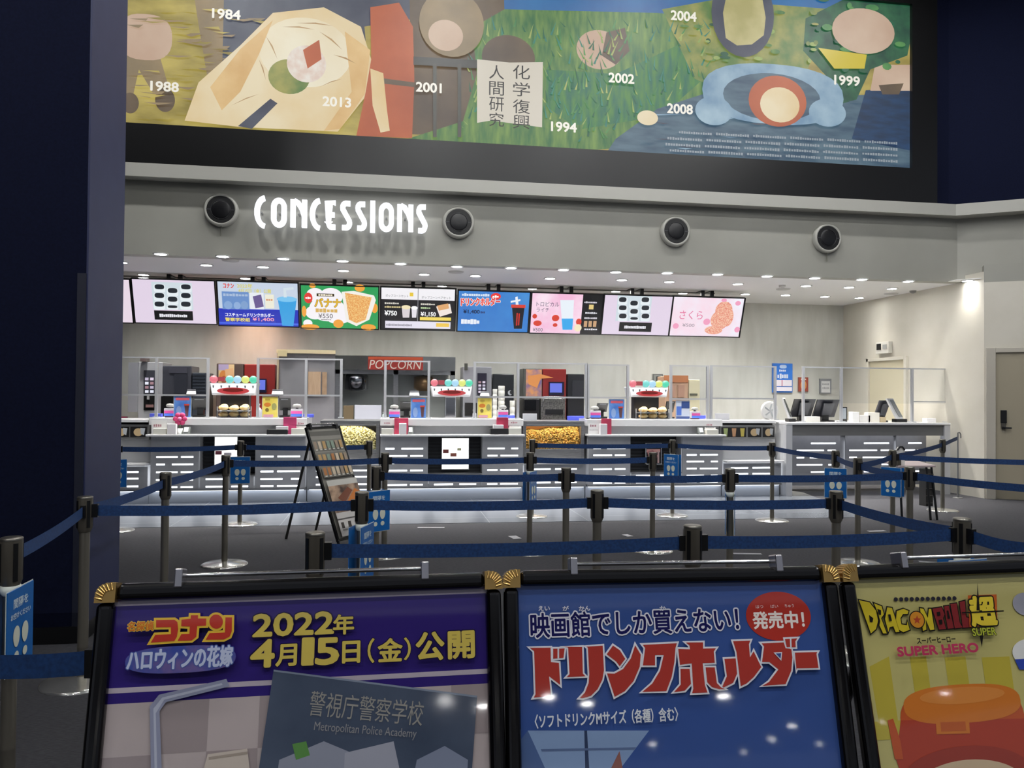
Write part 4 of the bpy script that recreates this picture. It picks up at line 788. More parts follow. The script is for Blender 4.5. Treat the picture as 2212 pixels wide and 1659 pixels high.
# control box over the far door
y0, y1 = atX(1900, 750, XW).y, atX(1928, 750, XW).y; z0, z1 = atX(1913, 764, XW).z, atX(1913, 739, XW).z
t = thing('control_box', 'white wall control box above the cream door', 'control box', (XW, (y0+y1)/2, z0)); mb = MB(); mb.box(XW-.08, XW-.001, y1, y0, z0, z1, mat('#dcd9cf', .4)); mb.build('case', t, bev=.006); mb = MB(); mb.box(XW-.09, XW-.08, y0-.16, y0-.04, z0+.07, z1-.03, M_BLACK); mb.build('window', t)
mb = MB(); mb.box(XW-.09, XW-.08, y1+.05, y1+.16, z0+.08, z1-.05, mat('#a8a8a4', .4)); mb.build('keypad', t)
# ================================================================ DRINK TOWERS ON THE COUNTERS
YD = YC+.5
def tower(pxl, pxr, pyt, pyb, lab, stem):
    x0, x1, z0, z1 = rect(pxl, pyt, pxr, pyb, YD); w = x1-x0; xm = (x0+x1)/2
    t = thing('drink_tower', lab, 'drink dispenser', (xm, YD, ZS1), 'white soft drink towers')
    mb = MB(); mb.prism([(x0, YD, z1), (x1, YD, z1), (x1-.03, YD, z0), (x0+.03, YD, z0)], (0, .3, 0), mat('#f4f4f6', .25, emit=.0)); mb.build('head', t, bev=.01)
    mb = MB(); mb.prism([(x0+.01, YD-.006, z1-.01), (x1-.01, YD-.006, z1-.01), (x1-.035, YD-.006, z0+.03), (x0+.035, YD-.006, z0+.03)], (0, .004, 0), mat('#fafcff', emit=1.0)); mb.build('lit_fascia', t)
    e = [(xm+w*.34*math.cos(2*PI*k/32), YD-.012, z0+(z1-z0)*.36+(z1-z0)*.27*math.sin(2*PI*k/32)) for k in range(32)]; mb = MB(); mb.prism(e, (0, -.012, 0), mat('#d42a34', emit=.75))
    e = [(xm+w*.22*math.cos(2*PI*k/32), YD-.03, z0+(z1-z0)*.42+(z1-z0)*.15*math.sin(2*PI*k/32)) for k in range(32)]; mb.prism(e, (0, .01, 0), mat('#5a1c1a', .3)); mb.build('red_badge', t)
    for i, c in enumerate(('#e87080', '#b82c40', '#70d8d0', '#a8d8f4', '#e0e878', '#48d8b0')):
        x = x0+w*(.08+.168*i); mb = MB(); r = .054
        mb.lathe([(1e-6, 0), (r*.55, .004), (r, .014), (r, .05)], (x, YD-.03, z1+.05), mat(c, emit=.95), 20, (0, 1, 0)) if i != 1 else mb.box(x-.045, x+.045, YD-.03, YD+.02, z1+.02, z1+.085, mat(c, emit=.7))
        mb.build('flavour_knob', t)
        mb = MB(); mb.lathe([(.012, 0), (.005, -.035)], (x, YD-.02, z1-.04), mat('#3a3c40', .3), 8); mb.build('nozzle', t)
    if stem:
        a, b, _, _ = rect(stem[0], 860, stem[1], 900, YD); mb = MB(); mb.box(a, b, YD+.06, YD+.26, ZS1, z0, CH); mb.build('column', t, bev=.015)
    else:
        mb = MB(); mb.box(xm-.2, xm+.2, YD+.12, YD+.28, ZS1, z0, M_DARK); mb.build('column', t)
    return t
tower(453, 555, 827, 854, 'white drink tower with coloured round knobs on the left counter', None)
tower(931, 1020, 834, 857, 'white drink tower with coloured round knobs and chrome column on the middle counter', (962, 986))
tower(1360, 1444, 836, 858, 'white drink tower with coloured round knobs on the right counter', None)
# pastry cases
def pastry(px0, px1, py0, lab, seed):
    x0, x1, z0, z1 = rect(px0, py0, px1, 905, YC+.3); t = thing('pastry_case', lab, 'pastry case', ((x0+x1)/2, YC+.3, ZS1), 'clear pastry cases')
    mb = MB(); w = .012
    for x in (x0, x1-w): 
        for y in (YC+.15, YC+.38): mb.box(x, x+w, y, y+w, ZS1, z1, M_ALU)
    zm = (ZS1+z1)/2+.02; mb.box(x0, x1, YC+.15, YC+.39, zm-.008, zm, M_ALU); mb.box(x0, x1, YC+.15, YC+.39, ZS1, ZS1+.008, M_ALU); mb.build('rack', t)
    mb = MB(); mb.box(x0, x1, YC+.147, YC+.15, ZS1, zm, CLEAR); mb.build('front_pane', t)
    R = random.Random(seed); M = noisy('golden_pastry', '#d8a458', '#f2dca4', 14, .6, bump=.3)
    for lvl, zz in ((0, ZS1+.01), (1, zm)):
        for i in range(3):
            w = (x1-x0)/3; mb = MB(); h = .035+.006*((i+lvl) % 2); mb.ball((x0+w*(i+.5), YC+.25, zz+h), w*.5, M, 18, .98, .9, h/(w*.5)); mb.ball((x0+w*(i+.5)+.01, YC+.25, zz+h*1.6), w*.36, M, 14, 1, .8, h*.7/(w*.36)); tagl = ('golden pastry on top of the ' if lvl else 'golden pastry inside the ')+('left pastry case' if px0 < 900 else 'right pastry case')+', '+['left one', 'middle one', 'right one'][i]
            mb.build('pastry', None, tagl, 'pastry', 'pastries on the counter')
pastry(473, 541, 878, 'clear two-tier pastry case under the left drink tower', 1); pastry(1377, 1438, 883, 'clear two-tier pastry case under the right drink tower', 2)
# ================================================================ SMALL THINGS ON THE COUNTERS
YG = YC+.2
def easel(px, lab, kind):
    x0, y0, x1, y1 = px; xa, xb, za, zb = rect(x0, y0, x1, y1, YG); za = ZS1; t = thing('counter_poster', lab, 'poster stand', ((xa+xb)/2, YG, za), 'acrylic poster stands on the counters')
    mb = MB(); mb.box(xa, xb, YG, YG+.012, za, zb, mat('#b8c0c8', .15)); mb.box(xa, xb, YG-.02, YG+.09, za, za+.008, mat('#b8c0c8', .15)); mb.build('holder', t)
    a = Art((xa, YG-.001, zb), (1, 0, 0), (0, 0, -1), .0008, 0, .3); w, h = x1-x0, y1-y0
    f = lambda u, v: (x0+w*u, y0+h*v)
    if kind == 'blue':
        a.rect(x0+1, y0+1, x1-1, y1-1, noisy('poster_blue', '#3a62a8', '#5a86c4', 8, .4)); a.rect(*f(.12, .08), *f(.9, .2), '#c05a68'); a.poly([f(.62, .42), f(.88, .42), f(.82, .9), f(.68, .9)], '#4a3438'); a.rect(*f(.6, .36), *f(.9, .43), '#b04038'); a.oval(*f(.15, .45), *f(.45, .9), '#7890b8')
    elif kind == 'yellow':
        a.rect(x0+1, y0+1, x1-1, y1-1, noisy('poster_yellow', '#c8b448', '#dccf70', 6, .4)); a.oval(*f(.12, .28), *f(.55, .46), '#b87030'); a.rect(*f(.2, .1), *f(.5, .18), '#a89040'); a.oval(*f(.2, .52), *f(.42, .68), '#6a5a30'); a.oval(*f(.6, .3), *f(.9, .6), '#8a8a58'); a.rect(*f(.08, .8), *f(.7, .92), '#b88898')
    else:
        a.rect(x0+1, y0+1, x1-1, y1-1, '#b8c0d0'); a.rect(*f(.4, .05), *f(.98, .4), '#34487a'); a.rect(*f(.05, .3), *f(.4, .75), '#4a68b0'); a.rect(*f(.02, .8), *f(.98, .97), '#3a4a7a')
    a.mb.build('printed_sheet', t)
easel((375, 855, 413, 904), 'blue drink cup poster in acrylic holder on the left counter', 'blue'); easel((566, 856, 601, 905), 'yellow food poster in acrylic holder on the left counter', 'yellow')
easel((887, 859, 921, 906), 'blue drink cup poster in acrylic holder on the middle counter', 'blue'); easel((1031, 859, 1063, 906), 'yellow food poster in acrylic holder on the middle counter', 'yellow')
easel((1315, 862, 1349, 907), 'blue drink cup poster in acrylic holder on the right counter, left of the tower', 'blue'); easel((1460, 865, 1490, 908), 'blue and white leaflet poster in acrylic holder right of the third tower', 'leaf')
def pos(px, lab, Y=YC+.45, name='cash_register', cat='cash register'):
    x0, y0, x1, y1 = px; xa, xb, za, zb = rect(x0, y0, x1, y1, Y); t = thing(name, lab, cat, ((xa+xb)/2, Y, ZS1), 'black registers on the counters')
    mb = MB(); w = xb-xa; mb.prism([(xa, Y, zb-.02), (xb, Y, zb-.02), (xb, Y+.1, ZS1+.1), (xa, Y+.1, ZS1+.1)], (0, .03, .0), M_BLACK); mb.build('display', t)
    mb = MB(); mb.box(xa+w*.3, xb-w*.3, Y+.08, Y+.16, ZS1, ZS1+.2, M_BLACK); mb.box(xa+w*.05, xb-w*.05, Y+.02, Y+.26, ZS1, ZS1+.03, M_BLACK); mb.build('stand', t)
    mb = MB(); mb.box(xa+w*.2, xb-w*.2, Y-.004, Y, zb-.045, zb-.03, mat('#6a6c70', .3)); mb.build('receipt_slot', t); return t
pos((413, 857, 447, 905), 'black cash register beside the blue poster on the left counter'); pos((602, 857, 627, 905), 'black cash register beside the yellow poster on the left counter'); pos((864, 864, 892, 905), 'black cash register left of the blue poster on the middle counter')
pos((1291, 868, 1314, 906), 'black cash register left of the blue poster on the right counter'); pos((1441, 864, 1459, 906), 'black cash register right of the third drink tower')
def cardbox(px, lab):
    x0, y0, x1, y1 = px; Y = YC+.24; xa, xb, za, zb = rect(x0, y0, x1, y1, Y); t = thing('card_reader', lab, 'card terminal', ((xa+xb)/2, Y, ZS1), 'pink and blue card terminals'); w = xb-xa; h = zb-ZS1
    mb = MB(); mb.box(xa, xb, Y, Y+.1, ZS1+.02, ZS1+h*.62, mat('#eceaf0', .4)); mb.box(xa+.01, xb-.01, Y+.01, Y+.09, ZS1, ZS1+.02, mat('#5a3a4c', .4)); mb.build('body', t, bev=.005)
    mb = MB(); mb.box(xa+.004, xb-.004, Y-.004, Y, ZS1+h*.28, ZS1+h*.47, mat('#d858a0', .4)); mb.build('pink_label', t); mb = MB(); mb.box(xa+.004, xb-.004, Y-.004, Y, ZS1+h*.1, ZS1+h*.27, mat('#4a72d8', .4)); mb.build('blue_label', t)
    mb = MB(); mb.lathe([(w*.32, 0), (w*.4, h*.1), (w*.3, h*.22), (1e-6, h*.26)], ((xa+xb)/2, Y+.05, ZS1+h*.7), mat('#c9c9c4', .4), 16); mb.cyl(((xa+xb)/2, Y+.05, ZS1+h*.6), ((xa+xb)/2, Y+.05, ZS1+h*.72), .02, mat('#4a4a4c')); mb.build('reader_head', t)
for px, l in (((354, 870, 376, 904), 'left of the blue poster on the left counter'), ((628, 871, 653, 904), 'at the right end of the left counter'), ((840, 873, 864, 906), 'at the left end of the middle counter'), ((1076, 874, 1098, 906), 'at the right end of the middle counter'), ((1275, 876, 1298, 907), 'at the left end of the right counter'), ((1494, 878, 1513, 907), 'at the right end of the right counter')): cardbox(px, 'white pink and blue card terminal '+l)
def bottle(px, lab, body='#e4e2ea'):
    x0, y0, x1, y1 = px; Y = YC+.3; xa, xb, za, zb = rect(x0, y0, x1, y1, Y); r = (xb-xa)/2; h = zb-ZS1; c = ((xa+xb)/2, Y, ZS1); t = thing('sanitizer_bottle', lab, 'bottle', c)
    mb = MB(); mb.lathe([(r, 0), (r, h*.55), (r*.45, h*.7), (r*.3, h*.72)], c, mat(body, .2), 16); mb.build('bottle', t); mb = MB(); mb.cyl((c[0], Y, ZS1+h*.72), (c[0], Y, ZS1+h*.95), r*.16, mat('#f0f0f0')); mb.box(c[0]-r*.9, c[0]+r*.3, Y-r*.3, Y+r*.3, ZS1+h*.9, ZS1+h, mat('#f0f0f0')); mb.build('pump', t)
bottle((553, 872, 566, 905), 'clear pump bottle between the left tower and yellow poster'); bottle((826, 890, 835, 906), 'small pump bottle at the left end of the middle counter', '#d0e8e0'); bottle((1021, 885, 1029, 906), 'small clear pump bottle left of the middle yellow poster')
def cups(px, lab, n):
    x0, y0, x1, y1 = px; Y = YK-.5; xa, xb, za, zb = rect(x0, y0, x1, y1, Y); r = (xb-xa)/2; c = ((xa+xb)/2, Y, ZK); mb = MB(); prof = [(r*.7, 0)]
    for i in range(n): z = (zb-ZK)*i/n; prof += [(r*.98, z+.01), (r*1.02, z+(zb-ZK)/n-.01), (r*.9, z+(zb-ZK)/n-.005)]
    mb.lathe(prof, c, mat('#c9c9c2', .3), 16); mb.build('cup_stack', None, lab, 'cups', 'stacks of cups')
t = thing('cup_shelf', 'low steel serving shelf behind the middle counter', 'shelf', (1.9, YK-.5, 0)); mb = MB(); mb.box(at(1062, 880, YK-.5).x, at(1160, 880, YK-.5).x, YK-.65, YK-.3, ZK-.03, ZK-.001, M_STEEL); mb.build('board', t)
for u in (1066, 1156):
    mb = MB(); x = at(u, 880, YK-.5).x; mb.box(x-.02, x+.02, YK-.6, YK-.35, 0, ZK-.03, M_STEEL); mb.build('leg', t)
cups((1076, 833, 1090, 900), 'tall stack of clear cups before the black espresso machine', 8); cups((1064, 840, 1074, 900), 'thinner stack of clear cups left of the tall one', 7); cups((1101, 865, 1112, 900), 'short stack of cups right of the tall one', 4)
# little price cards clipped on the partition rails
for px, l, zz in (((403, 842, 424, 852), 'left', PA), ((587, 843, 612, 853), 'steel cabinet', PB), ((884, 847, 906, 857), 'popcorn machine', PB2), ((1037, 846, 1057, 857), 'middle counter', PC)):
    xa, xb, za, zb = rect(*px, YC+.2); za = zz[2]+.012; mb = MB(); mb.prism([(xa, YC+.185, za), (xb, YC+.185, za), (xb-.01, YC+.205, za+.07), (xa+.01, YC+.205, za+.07)], (0, .004, 0), mat('#d8d8da', .4)); mb.build('rail_card', None, 'small white card on the %s partition rail' % l if l != 'steel cabinet' else 'small white card on the partition rail before the steel cabinet', 'card')
def boxes(name, cat, px, lab, col, Y, z, d=.08, group=None):
    xa, xb, za, zb = rect(*px, Y); mb = MB(); mb.box(xa, xb, Y, Y+d, z, z+max(.01, zb-za), mat(col, .5)); return mb.build(name, None, lab, cat, group, bev=.003)
YL = YC-.06; B = boxes
def notice(px, lab, Y, z, text, lines=1):
    x0, y0, x1, y1 = px; xa, xb, za, zb = rect(x0, y0, x1, y1, Y); t = thing('counter_notice', lab, 'notice', ((xa+xb)/2, Y, z), 'white notices on the counter ledges'); h = zb-za
    mb = MB(); mb.box(xa, xb, Y, Y+.012, z, z+h, mat('#ecebea', .35)); mb.box(xa, xb, Y-.02, Y+.05, z, z+.006, mat('#e4e4e4', .3))
    a = Art((xa, Y-.001, z+h), (1, 0, 0), (0, 0, -1), .0008, 0, .4); a.mb = mb; a.bars(x0+(x1-x0)*.15, y0+(y1-y0)*.25, x0+(x1-x0)*.7, y0+(y1-y0)*.5, '#a87a84', 4, .3, int(x0)); a.bars(x0+(x1-x0)*.1, y0+(y1-y0)*.72, x0+(x1-x0)*.85, y0+(y1-y0)*.82, '#a8a6a8', 9, .3, int(x0)); mb.build('card', t)
ZLe = ZL1
for px, l in (((327, 908, 360, 937), 'white notice at the left end of the left counter ledge'), ((640, 908, 664, 926), 'white notice at the right end of the left counter ledge'), ((826, 909, 851, 922), 'white notice at the left end of the middle counter ledge'), ((1100, 906, 1126, 924), 'white notice at the right end of the middle counter ledge'), ((1271, 911, 1296, 934), 'white notice at the left end of the right counter ledge'), ((1523, 912, 1546, 927), 'white notice at the right end of the right counter ledge')): notice(px, l, YL+.05, ZLe, '')
for px, l in (((331, 926, 358, 939), 'at the left end of the left counter ledge'), ((629, 927, 662, 940), 'at the right end of the left counter ledge'), ((824, 926, 848, 939), 'at the left end of the middle counter ledge'), ((1099, 925, 1126, 939), 'at the right end of the middle counter ledge'), ((1527, 929, 1552, 940), 'at the right end of the right counter ledge')): B('napkin_box', 'box', px, 'cream low box '+l, '#e6e4d8', YL-.04, ZLe, .1, 'cream boxes on the ledges')
for px, l in (((361, 915, 380, 938), 'left counter, beside the pink flower'), ((862, 914, 878, 938), 'middle counter, before the pink box'), ((1297, 914, 1312, 937), 'right counter, beside the pink box')):
    B('straw_box', 'box', px, 'small white upright box with faint print on the '+l, '#ece8ea', YL-.055, ZLe, .07, 'upright boxes on the ledges')
for px, l, c in (((612, 902, 640, 922), 'bright pink box near the right end of the left counter', '#b03a68'), ((852, 903, 882, 921), 'pink and red box near the left end of the middle counter', '#b83a58'), ((1073, 902, 1098, 921), 'dark pink box near the right end of the middle counter', '#a8304e'), ((1300, 905, 1321, 922), 'dark pink box near the left end of the right counter', '#a83450'), ((252, 872, 274, 890), 'dark pink tub beside the navy pier', '#8a2a48')):
    B('gift_box', 'box', px, l, c, YL+.13 if px[0] > 300 else YK+.02, ZLe+.0 if px[0] > 300 else ZK, .06, 'pink boxes on the counters') if px[0] < 300 else B('gift_box', 'box', (px[0], px[1], px[2], px[3]+17), l, c, YL+.025, ZLe, .045, 'pink boxes on the counters')
for px, l in (((576, 930, 621, 941), 'black tray on the right part of the left counter ledge'), ((1059, 926, 1098, 939), 'black tray on the right part of the middle counter ledge')): B('cash_tray', 'tray', px, l, '#262628', YL-.05, ZLe, .12)
for px, l in (((596, 922, 622, 931), 'white slips piled on the left black tray'), ((1066, 916, 1088, 927), 'white slips piled on the middle black tray')):
    B('paper_slips', 'paper', px, l, '#e4e2e4', YL-.02, ZLe+.055 if px[0] < 900 else ZLe+.064, .08)
for px, l in (((393, 920, 409, 937), 'left counter ledge'), ((881, 922, 893, 937), 'middle counter ledge'), ((1510, 922, 1522, 938), 'right counter ledge')):
    xa, xb, za, zb = rect(*px, YL); t = thing('card_terminal', 'small wedge-shaped card reader on the '+l, 'card reader', ((xa+xb)/2, YL, ZLe)); h = .1
    mb = MB(); mb.prism([(xa, YL, ZLe), (xa, YL+.1, ZLe), (xa, YL+.1, ZLe+h), (xa, YL+.06, ZLe+h)], (xb-xa, 0, 0), mat('#5a5e5c', .4)); mb.build('body', t, bev=.004); mb = MB(); q = (xb-xa)*.2; mb.prism([(xa+q, YL+.012, ZLe+.03), (xb-q, YL+.012, ZLe+.03), (xb-q, YL+.05, ZLe+h*.93), (xa+q, YL+.05, ZLe+h*.93)], (0, -.006, .003), mat('#d8dcdc', .3)); mb.build('screen', t)
# pink flower
c = at(389, 908, YL+.05); t = thing('artificial_flower', 'pink flower in small white pot on the left counter ledge', 'flower', (c.x, YL+.05, ZLe)); mb = MB(); mb.lathe([(.03, 0), (.04, .08), (.035, .08)], (c.x, YL+.05, ZLe), mat('#dfe2de', .4)); mb.build('pot', t); mb = MB(); mb.cyl((c.x, YL+.05, ZLe+.07), (c.x, YL+.05, c.z), .005, mat('#5a8a4a')); mb.build('stem', t)
mb = MB()
for k in range(6): q = k*PI/3; mb.ball((c.x+.055*math.cos(q), YL+.05, c.z+.02+.055*math.sin(q)), .038, mat('#c83c70', .6), 10, 1, .5, 1)
mb.ball((c.x, YL+.03, c.z+.02), .028, mat('#d8709c', .6), 10); mb.build('petals', t)
for px, l in (((323, 900, 348, 907), 'left end of the left counter'), ((655, 898, 677, 905), 'right end of the left counter'), ((1098, 899, 1112, 905), 'right end of the middle counter'), ((1228, 897, 1262, 906), 'back edge of the caramel popcorn bin'), ((1500, 901, 1530, 908), 'right end of the right counter')): B('blue_tray', 'tray', px, 'small bright blue tray at the '+l, '#4a56c8', YC+.5, ZS1 if px[0] != 1228 else 1.131, .1, 'blue trays')
for px, l, z in (((1129, 891, 1160, 906), 'white card sign standing on the caramel popcorn bin', 1.131), ((1545, 893, 1576, 908), 'white card sign on the cup picture case', at(1560, 908, YC+.3).z)): B('card_sign', 'card', px, l, '#e6e6ea', YC+.35, z, .01)
c = at(1662, 887, YC+.4); t = thing('table_fan', 'round white fan behind the partition at the picture case', 'fan', (c.x, c.y, 1.17))
mb = MB(); mb.lathe([(.1, 0), (.1, .02), (.015, .03), (.015, c.z-1.17)], (c.x, c.y+.04, 1.14), mat('#dcdcda', .4)); mb.build('stand', t)
mb = MB(); mb.lathe([(.135, 0), (.15, .03), (.135, .06), (1e-6, .06)], (c.x, c.y-.03, c.z), mat('#d2d2d0', .4), 28, (0, 1, 0)); mb.build('cage', t); mb = MB()
for k in range(5): q = k*2*PI/5; mb.face([(c.x, c.y-.035, c.z), (c.x+.11*math.cos(q), c.y-.035, c.z+.11*math.sin(q)), (c.x+.11*math.cos(q+.7), c.y-.02, c.z+.11*math.sin(q+.7))], mat('#a8acae', .4))
mb.build('blades', t)
# ---------------------------------------------------------------- on the service table
YS_ = YT+.6
def monitor(px, lab, mt, lean=.08, back=True, name='monitor', Y=YS_):
    x0, y0, x1, y1 = px; xa, xb, za, zb = rect(x0, y0, x1, y1, Y); t = thing(name, lab, 'monitor', ((xa+xb)/2, Y, tz), 'monitors on the service table'); w = xb-xa
    mb = MB(); mb.prism([(xa, Y-lean, zb), (xb, Y-lean, zb), (xb, Y+lean, tz+.07), (xa, Y+lean, tz+.07)], (0, .035, 0), mt); mb.build('display', t)
    if back: mb = MB(); mb.prism([(xa+w*.25, Y-lean-.02, zb-.06), (xb-w*.25, Y-lean-.02, zb-.06), (xb-w*.3, Y-.01, tz+.1), (xa+w*.3, Y-.01, tz+.1)], (0, .03, 0), mat('#3a3c42', .4)); mb.build('back_cover', t)
    mb = MB(); mb.box(xa+w*.35, xb-w*.35, Y+.02, Y+.1, tz, tz+.18, M_BLACK); mb.box(xa+w*.2, xb-w*.2, Y-.06, Y+.14, tz, tz+.02, M_BLACK); mb.build('stand', t); return t
monitor((1712, 862, 1757, 905), 'black monitor seen from behind, left one of the pair on the service table', mat('#232429', .3)); monitor((1761, 863, 1808, 906), 'black monitor seen from behind, right one of the pair on the service table', mat('#2c2d33', .3))
def tablet(px, lab, m1, m2, sk):
    x0, y0, x1, y1 = px; Y = YS_-.2; xa, xb, za, zb = rect(x0, y0, x1, y1, Y); t = thing('tablet_register', lab, 'register', ((xa+xb)/2, Y, tz), 'white registers on the service table')
    mb = MB(); P = [(xa, Y, zb), (xa+sk, Y+.03, zb), (xb, Y+.03, tz+.05), (xb-sk, Y, tz+.05)]; mb.prism(P, (.0, .05, 0), m1); mb.build('display', t)
    mb = MB(); q = .18; mb.prism([(xa+sk*.35, Y-.003, zb-.02), (xa+sk*.95, Y+.02, zb-.02), (xb-sk*.1, Y+.02, tz+.08), (xb-sk*.7, Y-.003, tz+.08)], (0, .008, 0), m2); mb.build('screen', t)
    mb = MB(); mb.box(xb-sk, xb+.06, Y+.02, Y+.14, tz, tz+.05, M_BLACK); mb.build('foot', t)
tablet((1690, 859, 1713, 904), 'white-edged tablet register leaning at the left end of the service table', mat('#dcdcdc', .3), mat('#3a3c3c', .2), .06); tablet((1916, 861, 1954, 904), 'large white tablet register leaning at the right of the service table', mat('#d0d0d2', .3), mat('#8a8c8e', .2), .13)
monitor((1895, 865, 1918, 905), 'dark monitor behind the large white tablet register', mat('#3a3a40', .3))
t = thing('phone_stand', 'small dark phone in a stand right of the monitor pair', 'phone', (at(1822, 890, YS_).x, YS_, tz)); a, b, c_, d = rect(1815, 879, 1830, 903, YS_); mb = MB(); mb.box(a, b, YS_, YS_+.02, tz, d, M_BLACK); mb.build('case', t); mb = MB(); mb.box(a+.012, b-.02, YS_-.004, YS_, tz+.04, d-.02, mat('#9aa2aa', .2)); mb.build('screen', t)
for px, l, c_ in (((1842, 890, 1856, 912), 'white upright box among papers on the service table', '#ececea'), ((1858, 897, 1880, 912), 'low pile of white papers mid service table', '#e2e0dc'), ((1876, 891, 1900, 912), 'higher pile of white papers near the tablet register', '#e8e4d8'), ((1741, 899, 1772, 911), 'white paper pile in front of the monitor pair', '#d8d6d0'), ((1902, 901, 1914, 912), 'small beige box beside the tablet register', '#b8a888'), ((2003, 903, 2022, 912), 'small white card at the right end of the service table', '#eceaea')): B('paper_pile', 'paper', px, l, c_, YT+.28, tz, .12, 'papers on the service table')
# ================================================================ QUEUE POSTS AND BELTS
M_POST = noisy('dark_brushed_post', '#8a857a', '#a09a8c', 5, .3, stretch=(1, 1, .2), metal=.8); M_HEAD = mat('#6c675d', .32, .6); M_BASE = noisy('polished_base', '#c9c8c2', '#dedcd6', 9, .2, metal=.75)
M_BELT = noisy('navy_belt', '#0c2e5a', '#123c70', 90, .7); H = .96
P0 = thing('queue_post', 'x', 'queue barrier post', (0, 0, 0), 'queue barrier posts')
mb = MB(); mb.lathe([(.198, 0), (.198, .008), (.18, .016), (.05, .03), (.03, .034)], (0, 0, 0), M_BASE, 40); mb.build('base', P0)
mb = MB(); mb.lathe([(.0255, .03), (.0255, .79)], (0, 0, 0), M_POST, 20); mb.build('pole', P0)
mb = MB(); mb.lathe([(.0275, .775), (.038, .80), (.038, H-.012)], (0, 0, 0), M_HEAD, 28)
for k in range(4):
    q = k*PI/2+PI/4; c, s = math.cos(q), math.sin(q); mb.box(-.008, .008, .034, .0395, .80, H-.02, M_BLACK, Matrix.Rotation(q, 4, 'Z'))
mb.build('head', P0)
mb = MB(); mb.lathe([(.038, H-.012), (.039, H-.004), (.034, H), (1e-6, H)], (0, 0, 0), mat('#77746c', .3, .85), 28); mb.build('cap', P0)
POSTS = {  # top of each post on the photo, read at post height
 'a0': ((25, 1160), 'dark steel queue post at far left wearing a blue sign, before the navy pier'), 'a1': ((681, 1149), 'nearest dark steel queue post behind the purple poster stand'), 'a2': ((1496, 1134), 'nearest dark steel queue post behind the blue poster stand'), 'a3': ((2078, 1119), 'nearest dark steel queue post behind the yellow poster stand'),
 'b0': ((184, 1072), 'dark steel queue post at the corner of the navy pier'), 'b1': ((782, 1062), 'dark steel queue post before the tilted menu board, second row'), 'b2': ((1290, 1058), 'bare dark steel queue post in the second row, below the caramel popcorn bin'), 'b3': ((1806, 1060), 'dark steel queue post in the second row where the belts fork at right'),
 'c0': ((358, 1020), 'dark steel queue post in the left side line, beside the pier'), 'c1': ((813, 1007), 'dark steel queue post wearing a footprint sign, right of the menu board'), 'c2': ((1223, 1010), 'bare dark steel queue post in the third row, centre'), 'c3': ((1577, 1012), 'dark steel queue post in the third row wearing an edge-on blue sign'), 'c4': ((1965, 1008), 'dark steel queue post in the third row beside the black leaflet rack'),
 'd0': ((488, 983), 'dark steel queue post in the left side line, rearmost, before the left counter recess'), 'd1': ((832, 978), 'dark steel queue post in the fourth row, right of the menu board'), 'd2': ((1145, 977), 'dark steel queue post wearing a narrow blue sign, below the caramel bin'), 'd3': ((1410, 977), 'bare dark steel queue post in the fourth row, before the right counter recess'), 'd4': ((1805, 973), 'dark steel queue post before the service table wearing a flat blue sign'), 'd5': ((1928, 972), 'dark steel queue post before the service table wearing a skewed blue sign'), 'd6': ((1853, 989), 'bare dark steel queue post between the two blue signs at the service table'),
 'e1': ((520, 952), 'dark steel queue post in the rear row wearing a blue footprint sign, left'), 'e2': ((798, 952), 'bare dark steel queue post in the rear row before the pale popcorn bin'), 'e3': ((1150, 949), 'bare dark steel queue post in the rear row before the caramel popcorn bin'), 'e4': ((1453, 950), 'dark steel queue post in the rear row wearing a blue sign, right counter'), 'e5': ((1668, 955), 'bare dark steel queue post in the rear row before the cup picture case'), 'e6': ((2036, 949), 'bare dark steel queue post at the right end of the service table')}
PO = {}; first = True
def put(k, loc, lab):
    global first
    if first: P0.location = loc; ORG[P0.name] = Vector((0, 0, 0)); P0['label'] = lab; PO[k] = P0; first = False
    else: PO[k] = copy_thing(P0, loc, 0, lab)
LOC = {}
for k, (p, lab) in POSTS.items():
    q = atZ(p[0], p[1], H); LOC[k] = Vector((q.x, q.y, 0))
p = atZ(248, 1147, 0); LOC['e0'] = Vector((p.x, p.y, 0)); POSTS['e0'] = (None, 'dark steel queue post in the rear row, mostly hidden behind the navy pier')
p = atZ(245, 1436, .88); LOC['n1'] = Vector((p.x, p.y, 0)); p = atZ(-260, 1433, .88); LOC['n0'] = Vector((p.x, p.y, 0))
POSTS['n1'] = (None, 'dark steel queue post hidden behind the left side of the purple poster stand'); POSTS['n0'] = (None, 'nearest dark steel queue post beyond the left edge of the photo')
for k, px, z in (('r1', (2212, 1182), .885), ('r2', (2212, 1052), .885), ('r3', (2212, 997), .885)):
    s = {'r1': 'a3', 'r2': 'c4', 'r3': 'd5'}[k]; e = atZ(px[0], px[1], z); e.z = 0; LOC[k] = LOC[s]+(e-LOC[s])*1.35
    POSTS[k] = (None, 'dark steel queue post just beyond the right edge of the photo, '+{'r1': 'nearest', 'r2': 'middle', 'r3': 'farthest'}[k])
for k in POSTS: put(k, LOC[k], POSTS[k][1])
